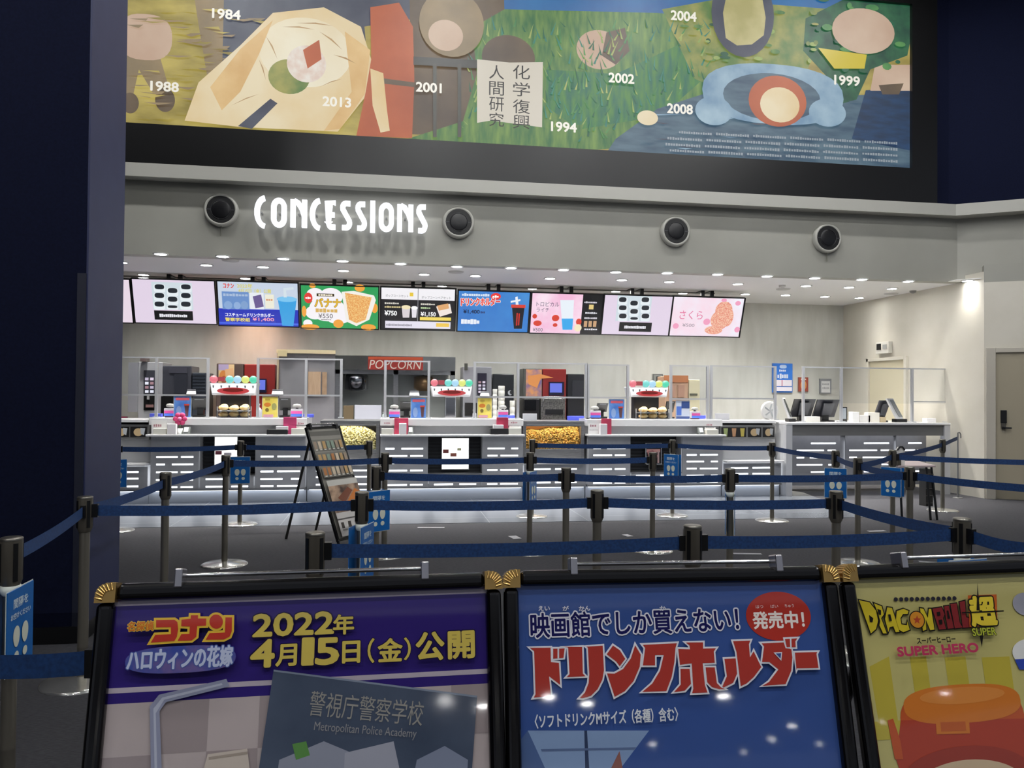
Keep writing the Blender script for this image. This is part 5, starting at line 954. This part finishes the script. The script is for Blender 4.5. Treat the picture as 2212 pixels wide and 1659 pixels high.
def belt(i, j, sag=.012, zi=.885, zj=.885):
    a = LOC[i]; b = LOC[j] if isinstance(j, str) else j; d = (b-a); L = d.length; d.normalize(); n = Vector((-d.y, d.x, 0))*.0012; par = PO[i]
    lo = lambda v: v-a+ORG[par.name]          # builds in the post's own frame
    mb = MB(); N = 10
    for k in range(N):
        for q0, q1 in ((k/N, (k+1)/N),):
            A_, B_ = [], []
            for q in (q0, q1):
                p = a+d*(.05+(L-.1)*q); z = zi+(zj-zi)*q-sag*4*q*(1-q); A_.append((p, z))
            (p0, z0), (p1, z1) = A_; h = .027
            for s in (1, -1): mb.face([lo(p0+n*s+Vector((0, 0, z0-h))), lo(p1+n*s+Vector((0, 0, z1-h))), lo(p1+n*s+Vector((0, 0, z1+h))), lo(p0+n*s+Vector((0, 0, z0+h)))][::s], M_BELT, True)
    mb.build('belt', par)
    ang = math.atan2(d.y, d.x); mb = MB(); M = Matrix.Translation(ORG[par.name]) @ Matrix.Rotation(ang, 4, 'Z'); mb.box(.034, .064, -.014, .014, zi-.034, zi+.034, M_BLACK, M); mb.build('belt_outlet', par)
    if isinstance(j, str):
        pj = PO[j]; mb = MB(); M = Matrix.Translation(ORG[pj.name]) @ Matrix.Rotation(ang+PI, 4, 'Z'); mb.box(.034, .060, -.012, .012, zj-.032, zj+.032, M_BLACK, M); mb.build('belt_catch', pj)
for i, j in (('a0', 'b0'), ('a1', 'a2'), ('a2', 'a3'), ('a3', 'r1'), ('b0', 'c0'), ('b0', 'b1'), ('b1', 'b2'), ('b2', 'b3'), ('b3', 'a3'), ('c0', 'd0'), ('c1', 'c2'), ('c2', 'c3'), ('c3', 'c4'), ('c4', 'r2'), ('d0', 'd1'), ('d1', 'd2'), ('d2', 'd3'), ('e0', 'e1'), ('e1', 'e2'), ('e3', 'e4'), ('e4', 'e5'), ('e5', 'd4'), ('d4', 'd6'), ('d6', 'c4'), ('d6', 'd5'), ('d5', 'r3'), ('d5', 'e6'), ('n0', 'n1')): belt(i, j)
# thin hooked wall post at the end of the last belt
p = atZ(2069, 1076, 0); zt = at(2069, 938, p.y).z
t = thing('hook_post', 'thin grey hooked pole against the cream wall right of the service table', 'pole', (p.x, p.y, 0)); mb = MB(); mb.lathe([(.07, 0), (.07, .01), (.012, .014)], (p.x, p.y, 0), mat('#9a9a98', .3, .6)); mb.cyl((p.x, p.y, .01), (p.x, p.y, zt), .011, mat('#9a9a98', .3, .6)); mb.build('pole', t)
mb = MB(); mb.tube([(p.x, p.y, zt-.02), (p.x-.0, p.y, zt+.02), (p.x+.03, p.y, zt+.03), (p.x+.05, p.y, zt), (p.x+.05, p.y, zt-.06)], .008, mat('#8a8a88', .3, .6)); mb.build('hook', t)
LOC['hook'] = Vector((p.x, p.y, 0)); belt('e6', LOC['hook'], .0, .885, zt-.06)
# ---------------------------------------------------------------- distance signs
def shoe(a, u, v, w, h, c, flip):
    pts = []
    for k in range(22):
        q = 2*PI*k/22; y = math.sin(q); x = math.cos(q)*(1+.16*y*flip*0-.12*y); pts.append((u+w/2*x, v+h*.30*y-h*.2))
    a.poly_uv(pts, c); a.poly_uv([(u+w*.36*math.cos(2*PI*k/16), v+h*.34+h*.13*math.sin(2*PI*k/16)) for k in range(16)], c)
SIGNS = [('a0', 90, 'blue footprint sign wrapped round the queue post at far left'), ('b1', 72, 'edge-on blue sign on the post before the tilted menu board'), ('c1', 40, 'blue footprint sign facing the camera on the third-row post'), ('c3', 66, 'steeply turned blue sign on the third-row post, right of centre'), ('d2', 62, 'narrow turned blue sign on the post below the caramel bin'), ('d4', -31, 'flat blue footprint sign on the left post before the service table'), ('d5', -62, 'skewed blue footprint sign on the right post before the service table'), ('e1', 8, 'blue footprint sign on the rear post before the left counter'), ('e4', -55, 'turned blue footprint sign on the rear post before the right counter'), ('a3', 8, 'blue sign low on the nearest post behind the yellow poster stand'), ('e0', 20, 'sliver of blue sign on the rear post hidden by the navy pier')]
M_SB = mat('#1260a8', .3); M_SW = mat('#cfd4cc', .4)
s0 = thing('distance_sign', 'x', 'sign', (0, 0, 0), 'blue distance signs on the posts'); w, zt_, zb_ = .105, .775, .475
for sg, nm in ((-1, 'front_panel'), (1, 'rear_panel')):
    mb = MB(); mb.box(-w, w, sg*.034-.002, sg*.034+.002, zb_, zt_, M_SB); 
    if sg < 0: mb.box(-w-.004, w+.004, sg*.0315-.0008, sg*.0315+.0008, zb_-.006, zt_+.004, M_SW)
    mb.build(nm, s0)
    a = Art((sg*w, sg*.0363, zt_), (-sg, 0, 0), (0, 0, -1), .0004, 0, .35); a.N = Vector((0, sg, 0)); W = 2*w
    def tx(tt, u0, v0, u1, v1):
        vs, fs, (X0, X1, Y0, Y1) = text_mesh(tt, .02); a.k += 1
        a.mb.raw([a.pt(u0+(x-X0)/(X1-X0)*(u1-u0), v1-(y-Y0)/(Y1-Y0)*(v1-v0)) for x, y in vs], fs, a.mt('#c4d4dc'))
    tx('間隔を', W*.22, .035, W*.78, .07); tx('お空けください', W*.12, .085, W*.88, .108)
    shoe(a, W*.34, .2, .052, .13, '#d0d4c4', 1); shoe(a, W*.66, .2, .052, .13, '#d0d4c4', -1); a.mb.build('print', s0)
mb = MB(); mb.lathe([(.027, zt_-.03), (.034, zt_-.02), (.034, zt_+.006), (.027, zt_+.008)], (0, 0, 0), M_SW, 24); mb.build('collar', s0)
for i, (k, rz, lab) in enumerate(SIGNS):
    if i == 0: s0.location = LOC[k]; s0.rotation_euler = (0, 0, math.radians(rz)); s0['label'] = lab
    else: copy_thing(s0, LOC[k], math.radians(rz), lab)
# ---------------------------------------------------------------- white floor tape
def tape(x0, y0, x1, y1, w, lab):
    a, b = atZ(x0, y0, .003), atZ(x1, y1, .003); d = (b-a).normalized(); n = Vector((-d.y, d.x, 0))*w/2; mb = MB(); mb.prism([a-n, b-n, b+n, a+n], (0, 0, .003), mat('#dcdce0', .6)); mb.build('floor_tape', None, lab, 'floor tape', 'white tape strips on the carpet')
tape(902, 1140, 960, 1140, .05, 'white tape strip on carpet, leftmost, right of the menu board'); tape(1106, 1158, 1118, 1164, .09, 'short white tape corner on carpet left of centre'); tape(1349, 1155, 1362, 1159, .07, 'short white tape corner on carpet right of centre'); tape(1584, 1196, 1645, 1197, .05, 'white tape strip on carpet behind the blue poster stand rod'); tape(1876, 1148, 1912, 1147, .06, 'white tape strip on carpet below the service table post'); tape(1915, 1128, 1945, 1128, .07, 'white tape strip on carpet beside the black leaflet rack'); tape(1985, 1213, 2030, 1216, .04, 'white tape strip on carpet behind the yellow poster stand'); tape(1768, 1179, 1805, 1180, .06, 'white tape strip on carpet before the flat blue sign')
# ================================================================ ORIENTED BOXES
def obox(mb, O, U, V, N, u0, u1, v0, v1, n0, n1, mt):
    mb.prism([O+U*u0+V*v0+N*n0, O+U*u1+V*v0+N*n0, O+U*u1+V*v1+N*n0, O+U*u0+V*v1+N*n0], N*(n1-n0), mt)
# tilted menu board on the carpet
yaw, til, Wd, Ht = math.radians(51), math.radians(22), .5, 1.2
O_ = Vector((-.476, 7.946, .05)); Uv = Vector((math.cos(yaw), math.sin(yaw), 0)); nh = Vector((math.sin(yaw), -math.cos(yaw), 0)); Vv = -(Vector((0, 0, math.cos(til)))-nh*math.sin(til)); Nv = nh*math.cos(til)+Vector((0, 0, math.sin(til)))
TLc = O_-Vv*Ht
t = thing('menu_board', 'tilted black-framed menu board with food photos standing in the queue', 'menu board', (O_.x, O_.y, 0))
mb = MB(); f = .022
for q in ((0, Wd, 0, f), (0, Wd, Ht-f, Ht), (0, f, f, Ht-f), (Wd-f, Wd, f, Ht-f)): obox(mb, TLc, Uv, Vv, Nv, *q, -.02, .012, M_BLACK)
mb.build('frame', t, bev=.004)
a = Art(TLc, Uv, Vv, .001, 0, .25); a.N = Nv
R = random.Random(4)
def ar(u0, v0, u1, v1, c): a.poly_uv([(u0, v0), (u1, v0), (u1, v1), (u0, v1)], c)
ar(f, f, Wd-f, Ht-f, '#8f8c84'); ar(.03, .05, .47, .1, '#6a6862')
for r_ in range(3):
    v = .14+r_*.145; ar(.03, v, .47, v+.125, '#7c7a72')
    for c_ in range(7):
        u = .045+c_*.06; ar(u, v+.02, u+.042, v+.10, R.choice(['#b8986a', '#9a8a78', '#c8b8a0', '#8a9a8a', '#b07a50'])); ar(u+.005, v+.105, u+.037, v+.115, '#d8d4c8')
ar(.03, .59, .47, .65, '#c4c2ba'); ar(.03, .65, .47, .93, noisy('board_photo', '#4a3a34', '#b89a80', 9, .3))
a.poly_uv([(.15, .9), (.4, .7), (.46, .74), (.25, .92)], '#c8783a'); a.poly_uv([(.12, .78), (.3, .68), (.36, .72), (.2, .84)], '#7a4a38')
ar(.03, .93, .47, 1.17, '#c8c4c0'); ar(.03, .99, .47, 1.005, '#5a5856')
for c_ in range(4): ar(.06+c_*.1, 1.03, .10+c_*.1, 1.09, '#3a3432'); ar(.06+c_*.1, 1.10, .13+c_*.1, 1.115, '#8a8682')
a.mb.build('printed_sheet', t)
mb = MB(); mb.tube([TLc+Uv*.06+Nv*.02-Vv*.02, TLc+Uv*.44+Nv*.02-Vv*.02], .009, CH)
mb.build('top_rod', t)
for u in (.06, .44):
    mb = MB(); obox(mb, TLc, Uv, Vv, Nv, u-.015, u+.015, -.035, .03, -.03, .022, mat('#3a3a3c', .3, .6)); mb.build('clip', t)
for u in (.04, .46):
    mb = MB(); p1 = TLc+Uv*u+Vv*.12-Nv*.02; p2 = Vector((p1.x, p1.y, 0))-nh*.32; mb.tube([p1, p2], .014, mat('#4a4a48', .3, .7)); mb.build('rear_leg', t)
for u in (.01, .49):
    mb = MB(); p1 = TLc+Uv*u+Vv*(Ht-.02)-Nv*.004; mb.tube([p1, Vector((p1.x+.02, p1.y, .0))], .014, M_BLACK); mb.build('foot', t)
# black leaflet rack by the right queue
p = atZ(1985, 1124, 0); x0, x1 = at(1947, 1080, p.y).x, at(2026, 1080, p.y).x; zt = at(1985, 1010, p.y).z; Yr = p.y
t = thing('leaflet_rack', 'black folding leaflet rack with white clipboard on top, before the service table', 'leaflet rack', ((x0+x1)/2, Yr, 0))
for x, xt in ((x0+.01, x0+.03), (x1-.10, x1-.10), (x1-.01, x1-.03)):
    mb = MB(); mb.tube([(x, Yr, 0), (xt, Yr+.08, zt)], .014, M_BLACK); mb.build('leg', t)
mb = MB(); mb.prism([(x0, Yr+.04, zt), (x1, Yr+.04, zt), (x1, Yr+.36, zt+.03), (x0, Yr+.36, zt+.03)], (0, 0, .02), mat('#b8a8a8', .5)); mb.build('top_shelf', t)
mb = MB(); mb.box(x1-.11, x1-.015, Yr+.07, Yr+.2, .16, zt-.03, mat('#3c3a38', .5))
for k in range(5): mb.box(x1-.112, x1-.013, Yr+.055, Yr+.07, .2+k*.09, .205+k*.09, mat('#6a6662', .4))
mb.build('leaflet_holder', t)
zz = at(1958, 965, Yr+.1).z; mb = MB(); c = x0+.06; mb.prism([(c-.06, Yr+.1, zt), (c+.06, Yr+.1, zt), (c+.06, Yr+.1, zz-.04), (c+.03, Yr+.1, zz), (c-.03, Yr+.1, zz), (c-.06, Yr+.1, zz-.04)], (0, .012, 0), mat('#e2dfd8', .5)); mb.build('clipboard', t)
mb = MB(); mb.tube([(c-.05, Yr+.09, zz-.04), (c-.02, Yr+.09, zz), (c+.02, Yr+.09, zz), (c+.05, Yr+.09, zz-.04)], .01, M_BLACK); mb.box(c-.07, c-.02, Yr+.06, Yr+.1, zt+.02, zt+.1, mat('#4a463c', .5)); mb.build('clip', t)
# ================================================================ POSTER STANDS IN FRONT
GOLD = mat('#c4a060', .25, .9); FB = mat('#050405', .16); TI = math.radians(14)
def poster(tl, tr, width, lab, fill, clips, base):
    A_ = atZ(tl[0], tl[1], 1.12); B_ = atZ(tr[0], tr[1], 1.12); U = Vector((B_.x-A_.x, B_.y-A_.y, 0)); W = U.length if width is None else width; U.normalize()
    nh = Vector((U.y, -U.x, 0)); V = -Vector((0, 0, math.cos(TI)))+nh*math.sin(TI); N = nh*math.cos(TI)+Vector((0, 0, math.sin(TI))); O = A_+U*.003; W -= .006; L = 1.1
    t = thing('poster_stand', lab, 'poster stand', (O+U*W/2+V*L).to_tuple(), 'framed poster stands in front'); b = .033; g = .036
    for nm, q in (('frame_bar', (g, W-g, 0, b)), ('frame_bar', (g, W-g, L-b, L)), ('frame_bar', (0, b, g, L-g)), ('frame_bar', (W-b, W, g, L-g))):
        mb = MB(); obox(mb, O, U, V, N, *q, -.016, .016, FB); o = mb.build(nm, t); m = o.modifiers.new('round', 'BEVEL'); m.width = .012; m.segments = 4; m.limit_method = 'ANGLE'
    for cu, cv, su, sv in ((g, g, -1, -1), (W-g, g, 1, -1), (g, L-g, -1, 1), (W-g, L-g, 1, 1)):
        mb = MB(); n = 12; pts = [O+U*cu+V*cv+N*-.018]
        for k in range(n+1):
            q = PI/2*k/n; r = g+.002; e = 2/3.2; pts.append(O+U*(cu+su*r*math.cos(q)**e)+V*(cv+sv*r*math.sin(q)**e)+N*-.018)
        mb.prism(pts, N*.037, GOLD)
        for k in range(7):
            q = PI/2*(k+.5)/7; r = g+.001; p = O+U*(cu+su*r*math.cos(q)**e)+V*(cv+sv*r*math.sin(q)**e)
            mb.tube([p-N*.018, p+N*.017, O+U*(cu+su*r*.62*math.cos(q)**e)+V*(cv+sv*r*.62*math.sin(q)**e)+N*.0195], .0026, GOLD, 6)
        mb.build('corner_cap', t)
    mb = MB(); obox(mb, O, U, V, N, b*.8, W-b*.8, b*.8, L-b*.8, -.012, -.004, mat('#2a2a2c', .5)); mb.build('backing_board', t)
    a = Art(O-N*.004, U, V, .00015, 0, .04); a.N = N; a.W = W; a.L = L; a.b = b
    a.poly_uv([(b*.9, b*.9), (W-b*.9, b*.9), (W-b*.9, L-b*.9), (b*.9, L-b*.9)], base); fill(a, t)
    a.mb.build('printed_sheet', t)
    us = [a.uv(x, 1240)[0] for x in clips]
    mb = MB(); mb.tube([O+U*us[0]-V*.012-N*.012, O+U*us[1]-V*.012-N*.012], .0045, CH, 10); mb.build('chrome_rod', t)
    for u in us:
        mb = MB(); obox(mb, O, U, V, N, u-.008, u+.008, -.026, .012, -.022, .02, mat('#b9b7bc', .2, .9)); o = mb.build('clip', t, bev=.003)
    for u in (.06, W-.06):
        mb = MB(); p = O+U*u+V*.15-N*.016; mb.tube([p, Vector((p.x, p.y, 0))-nh*.42], .012, FB); mb.build('rear_leg', t)
    for u in (.05, W-.05):
        mb = MB(); p = O+U*u+V*(L-.01); mb.tube([p, Vector((p.x, p.y, 0))], .013, FB); mb.build('foot', t)
    return t, a
def band(a, x, y0, y1, c):                     # full width strip at the height read at column x
    v0, v1 = a.uv(x, y0)[1], a.uv(x, y1)[1]; a.poly_uv([(a.b*.9, v0), (a.W-a.b*.9, v0), (a.W-a.b*.9, v1), (a.b*.9, v1)], c)
def lettering(a, t, name):                     # what was drawn since the last call becomes a part of its own
    a.mb.build(name, t); a.mb = MB()
def purple(a, t):
    band(a, 640, 1286, 1296, '#a49aa8'); band(a, 640, 1466, 1477, '#b0a6b0'); band(a, 640, 1499, 1800, '#b4a8a6')
    v0 = a.uv(640, 1499)[1]; s = .095
    for r in range(7):
        for c in range(9):
            if (r+c) % 2 and v0+r*s < a.L-.04:
                u = .03+c*s; a.poly_uv([(u, v0+r*s), (min(u+s, a.W-.03), v0+r*s), (min(u+s, a.W-.03), min(v0+r*s+s, a.L-.03)), (u, min(v0+r*s+s, a.L-.03))], '#988c8c')
    # drinking straw
    a.poly([(345, 1500), (490, 1466), (497, 1482), (360, 1516), (346, 1535), (352, 1690), (328, 1690), (325, 1525)], '#8c90a6'); a.poly([(352, 1506), (480, 1475), (482, 1479), (356, 1511), (338, 1540), (342, 1690), (336, 1690), (333, 1530)], '#b0b4c4')
    a.poly([(450, 1628), (535, 1616), (545, 1700), (430, 1700)], '#c4b8ac'); a.poly([(452, 1634), (536, 1622), (536, 1628), (452, 1640)], '#a09488')
    # slate folder lying across the sheet
    a.poly([(592, 1446), (1030, 1502), (1012, 1760), (545, 1760)], noisy('slate_folder_print', '#3a4456', '#4c5668', 5, .07)); a.poly([(592, 1446), (1030, 1502), (1029, 1506), (592, 1450)], '#7a8494')
    a.poly([(604, 1640), (700, 1600), (760, 1625), (770, 1740), (590, 1740)], '#8a8e9c'); a.poly([(632, 1606), (662, 1600), (670, 1630), (640, 1640)], '#5a8a4a'); a.poly([(900, 1640), (960, 1610), (1010, 1640), (1005, 1740), (880, 1740)], '#7a8296'); a.poly([(745, 1625), (850, 1600), (880, 1740), (740, 1740)], '#9a9ca8')
    lettering(a, t, 'background_print')
    a.text('警視庁警察学校', 668, 1503, 915, 1556, '#8e8c86', .0, rot=8.5); a.text('Metropolitan Police Academy', 678, 1566, 900, 1590, '#8a8a8c', .0, rot=7.5)
    lettering(a, t, 'folder_lettering')
    Y_ = '#c6b154'; K = '#1c1434'
    a.text('2022', 549, 1325, 720, 1371, Y_, .035, K, .07); a.text('年', 721, 1328, 764, 1369, Y_, .03, K, .065)
    a.text('4', 545, 1383, 592, 1439, Y_, .035, K, .07); a.text('月', 598, 1392, 641, 1437, Y_, .03, K, .065); a.text('1', 655, 1379, 677, 1434, Y_, .035, K, .07); a.text('5', 684, 1379, 731, 1433, Y_, .035, K, .07); a.text('日', 741, 1385, 777, 1430, Y_, .03, K, .065)
    a.text('（', 795, 1379, 808, 1430, Y_, .02, K, .05); a.text('金', 817, 1379, 868, 1427, Y_, .03, K, .065); a.text('）', 873, 1377, 886, 1424, Y_, .02, K, .05); a.text('公', 899, 1366, 957, 1424, Y_, .035, K, .07); a.text('開', 968, 1364, 1022, 1420, Y_, .035, K, .07)
    lettering(a, t, 'date_lettering')
    fr = (260, 1310, 7.9); Yw, Rd = '#d8b03c', '#b4382c'
    for q in (((625, 210), (960, 205), (1020, 250), (1035, 380), (1010, 520), (960, 600), (520, 630), (620, 460), (875, 450), (875, 365), (625, 370)),
              ((1055, 205), (1210, 190), (1215, 130), (1370, 130), (1370, 185), (1510, 185), (1505, 340), (1355, 345), (1340, 520), (1250, 590), (975, 600), (1060, 450), (1190, 445), (1195, 355), (1050, 350)),
              ((1800, 165), (1945, 165), (1940, 420), (1900, 520), (1790, 575), (1450, 580), (1540, 430), (1790, 420)),
              [(1660+132*math.cos(2*PI*k/30), 255+138*math.sin(2*PI*k/30)) for k in range(30)]): a.trace(q, fr, Yw, Rd, 2.2)
    a.text('名探偵', 281, 1342, 336, 1362, '#c8702c', .03, '#dcc040', .08)
    lettering(a, t, 'title_lettering')
    a.oval(276, 1394, 512, 1452, noisy('silver_blue_swirl', '#3a4a94', '#6a5a8c', 30, .07), 40, 2.6); a.text('ハロウィンの花嫁', 281, 1398, 505, 1442, '#b4bcd4', .03, '#4a5c9c', .07)
    lettering(a, t, 'subtitle_lettering')
def bluefill(a, t):
    a.poly_uv([(a.b*.9, a.b*.9), (a.W-a.b*.9, a.b*.9), (a.W-a.b*.9, a.L-a.b*.9), (a.b*.9, a.L-a.b*.9)], BLUE_SHEET)
    a.poly([(1140, 1578), (1402, 1578), (1310, 1700), (1190, 1700)], '#8098bc'); a.poly([(1262, 1578), (1268, 1578), (1275, 1700), (1265, 1700)], '#34405c'); a.poly([(1168, 1618), (1374, 1614), (1370, 1619), (1170, 1623)], '#5a6c90'); a.poly([(1123, 1600), (1140, 1578), (1196, 1700), (1123, 1700)], '#4c628e'); a.poly([(1300, 1700), (1338, 1622), (1352, 1700)], '#8a5a52')
    lettering(a, t, 'background_print')
    a.oval(1611, 1278, 1751, 1384, '#b0362c', 48); a.text('発売中！', 1626, 1321, 1736, 1357, '#f0e4dc', .03); a.text('はつ', 1632, 1307, 1648, 1314, '#f0e4dc', .0); a.text('ばい', 1664, 1306, 1680, 1313, '#f0e4dc', .0); a.text('ちゅう', 1694, 1305, 1714, 1312, '#f0e4dc', .0)
    lettering(a, t, 'red_badge')
    W_ = '#dcdce4'
    a.text('映画館でしか買えない！', 1146, 1318, 1594, 1370, '#1c1c54', .02, W_, .075, -.6)
    for s_, x in (('えい', 1163), ('が', 1215), ('かん', 1250), ('か', 1424)): a.text(s_, x, 1309, x+(24 if len(s_) > 1 else 13), 1319, W_, .03)
    lettering(a, t, 'headline_lettering')
    f1, f2, Rd, Wt = (1130, 1370, 6.703), (1440, 1360, 6.32), '#aa3a32', '#dcdce2'
    T1 = (((70, 185), (405, 180), (410, 390), (525, 400), (545, 755), (385, 630), (410, 900), (130, 930), (165, 860), (145, 250)),
          ((420, 195), (505, 195), (505, 360), (420, 365)), ((505, 195), (610, 190), (590, 350), (505, 360)),
          ((545, 175), (860, 170), (870, 560), (920, 615), (600, 630), (655, 570), (635, 200)),
          ((880, 170), (1155, 150), (1175, 520), (1150, 660), (1080, 800), (980, 900), (860, 935), (790, 930), (880, 830), (930, 700), (940, 580), (920, 200)),
          ((1290, 145), (1400, 220), (1485, 355), (1390, 480), (1330, 400), (1185, 290)),
          ((1610, 130), (1705, 290), (1690, 470), (1600, 680), (1470, 830), (1310, 920), (1190, 550), (1310, 555), (1430, 490), (1540, 340)),
          ((1700, 140), (2230, 115), (2205, 200), (2190, 400), (2150, 620), (2070, 830), (1690, 840), (1850, 700), (1960, 520), (2010, 310), (1910, 310), (1910, 460), (1710, 460), (1745, 200)))
    T2 = (((225, 165), (495, 160), (495, 245), (680, 240), (640, 300), (655, 460), (490, 465), (520, 750), (560, 865), (320, 875), (340, 800), (320, 470), (160, 490), (135, 250), (295, 255), (290, 220)),
          ((165, 520), (310, 520), (330, 740), (240, 840), (65, 860), (170, 740)), ((505, 500), (650, 500), (680, 720), (735, 775), (810, 815), (700, 820), (600, 790), (530, 720)),
          ((760, 385), (935, 378), (955, 600), (900, 730), (760, 800), (730, 775), (795, 630)),
          ((875, 145), (1140, 135), (1115, 200), (1125, 350), (1170, 270), (1285, 510), (1180, 650), (1080, 740), (985, 785), (925, 300)),
          ((1255, 175), (1585, 160), (1610, 240), (1690, 250), (1705, 380), (1690, 560), (1610, 750), (1265, 770), (1370, 700), (1490, 540), (1380, 450), (1270, 450), (1300, 230)),
          ((1580, 115), (1670, 110), (1675, 245), (1610, 250)), ((1670, 110), (1780, 105), (1745, 160), (1750, 250), (1675, 250)), ((1715, 300), (2050, 290), (2030, 330), (2060, 530), (1760, 535), (1745, 575)))
    for q in T1: a.trace(q, f1, Wt, Rd, 1.9)
    for q in T2: a.trace(q, f2, Wt, Rd, 1.9)
    a.k += 3; a.trace(((1450, 315), (1545, 310), (1535, 405)), f2, Wt, BLUE_SHEET, 1.2)
    lettering(a, t, 'title_lettering')
    a.text('〈ソフトドリンクMサイズ（各種）含む〉', 1154, 1534, 1462, 1564, '#d4d8dc', .02, None, 0, -1.0)
    lettering(a, t, 'note_lettering')
BLUE_SHEET = mat('#38528f', .04)
def yellow(a, t):
    for i, (x0, x1) in enumerate(((1878, 1920), (1965, 2000), (2040, 2085), (2120, 2180))): a.poly([(x0, 1420 if i else 1440), (x1, 1418), (x1+20, 1560), (x0+20, 1560)], '#b5a640')
    a.poly([(1860, 1560), (2300, 1540), (2300, 1580), (1870, 1600)], '#b5a640')
    # rounded orange snack holder
    a.oval(1945, 1480, 2215, 1640, '#b8542c', 48, 2.8); a.poly([(1945, 1556), (2215, 1552), (2240, 1640), (2225, 1720), (1962, 1720), (1935, 1640)], '#a8402c'); a.oval(1950, 1478, 2205, 1562, '#c8742e', 40, 2.6); a.oval(1985, 1484, 2170, 1520, '#d08440', 36); a.poly([(2020, 1552), (2092, 1550), (2094, 1584), (2022, 1586)], '#c8742e'); a.poly([(2030, 1560), (2084, 1558), (2086, 1578), (2032, 1580)], '#b85c2c')
    a.poly([(1916, 1556), (1928, 1552), (1944, 1600), (1950, 1640), (1932, 1640)], '#b8542c'); a.oval(1950, 1610, 2230, 1740, '#963a2c', 40); a.oval(1975, 1640, 2215, 1760, '#c8b090', 40)
    a.oval(2186, 1280, 2240, 1330, '#9a9aa4'); a.oval(2185, 1380, 2260, 1440, '#d8d8d4'); a.poly([(2190, 1424), (2260, 1420), (2260, 1448), (2200, 1446)], '#3448a0')
    lettering(a, t, 'background_print')
    for i in range(12): a.oval(1929+i*11.4, 1290-i*.2, 1938+i*11.4, 1299-i*.2, '#2c2a34', 12)
    K = '#1c1a18'; f4 = (1840, 1260, 5.946); Yl, Dr = '#c6b22e', '#7c2a2c'
    for q in (((65, 205), (215, 240), (300, 350), (325, 480), (300, 590), (225, 655)), ((255, 245), (370, 290), (400, 400), (365, 450), (440, 650), (380, 650), (330, 540), (340, 480), (310, 380)),
              ((430, 300), (500, 310), (600, 630), (540, 635), (510, 560), (470, 570), (450, 640), (400, 460)), ((550, 350), (640, 320), (715, 350), (700, 400), (640, 400), (610, 450), (620, 520), (680, 530), (690, 470), (730, 600), (640, 635), (580, 600), (540, 470)),
              ((845, 310), (900, 320), (950, 430), (960, 320), (1000, 320), (1045, 600), (980, 610), (930, 480), (940, 600), (885, 620))): a.trace(q, f4, K, Yl, 1.4)
    a.k += 2; a.trace(((205, 415), (250, 450), (240, 495), (215, 490)), f4, K, None, .8)
    for q in (((1000, 320), (1130, 300), (1170, 400), (1150, 450), (1190, 590), (1090, 600)), ((1150, 290), (1220, 280), (1290, 580), (1200, 590)), ((1230, 260), (1320, 250), (1360, 500), (1400, 570), (1290, 585)), ((1345, 235), (1425, 215), (1440, 430), (1490, 440), (1495, 570), (1390, 575))): a.trace(q, f4, K, Dr, 1.2)
    a.k += 2
    for q in (((300, 330), (345, 345), (345, 405), (318, 398)), ((438, 400), (465, 398), (485, 480), (455, 482)), ((1060, 370), (1100, 365), (1105, 410), (1070, 415)), ((1085, 470), (1125, 465), (1130, 520), (1095, 525)), ((1188, 350), (1205, 348), (1228, 450), (1200, 452))): a.trace(q, f4, K, None, .3)
    a.k += 2; a.oval(1958, 1319, 1992, 1358, K, 28); a.oval(1960, 1321, 1990, 1356, '#c8842c', 28)
    a.poly([(1975+(9 if k % 2 == 0 else 4)*math.sin(PI*k/5), 1339-(10 if k % 2 == 0 else 4.4)*math.cos(PI*k/5)) for k in range(10)], '#a8442c')
    a.poly([(2084, 1286), (2146, 1284), (2148, 1350), (2088, 1354)], '#b85a28'); a.text('超', 2090, 1290, 2142, 1350, '#d8c03c', .05, K, .1); a.text('SUPER', 2093, 1356, 2144, 1372, '#a8b03c', .03, K, .08)
    a.poly([(2104, 1258), (2109, 1318), (2108, 1318)], K); a.poly([(2102, 1318), (2104, 1258), (2108, 1318)], K); a.poly([(2108, 1372), (2116, 1372), (2113, 1398)], K); a.poly([(2070, 1322), (2160, 1318), (2160, 1321), (2070, 1325)], K)
    lettering(a, t, 'title_lettering')
    a.text('スーパーヒーロー', 1973, 1375, 2056, 1388, '#26221c', .03); a.text('SUPER HERO', 1931, 1393, 2105, 1412, '#b83c5c', .05)
    lettering(a, t, 'subtitle_lettering')
poster((212, 1262), (1083, 1235), None, 'framed purple film poster stand with yellow date lettering, left of three', purple, (391, 917), mat('#30226e', .04))
poster((1083, 1233), (1803, 1222), None, 'framed blue drink holder poster stand with red title, middle of three', bluefill, (1237, 1677), BLUE_SHEET)
poster((1806, 1222), (2212, 1208), .79, 'framed yellow poster stand with orange snack holder, right of three', yellow, (1945, 2330), mat('#b9b070', .04))
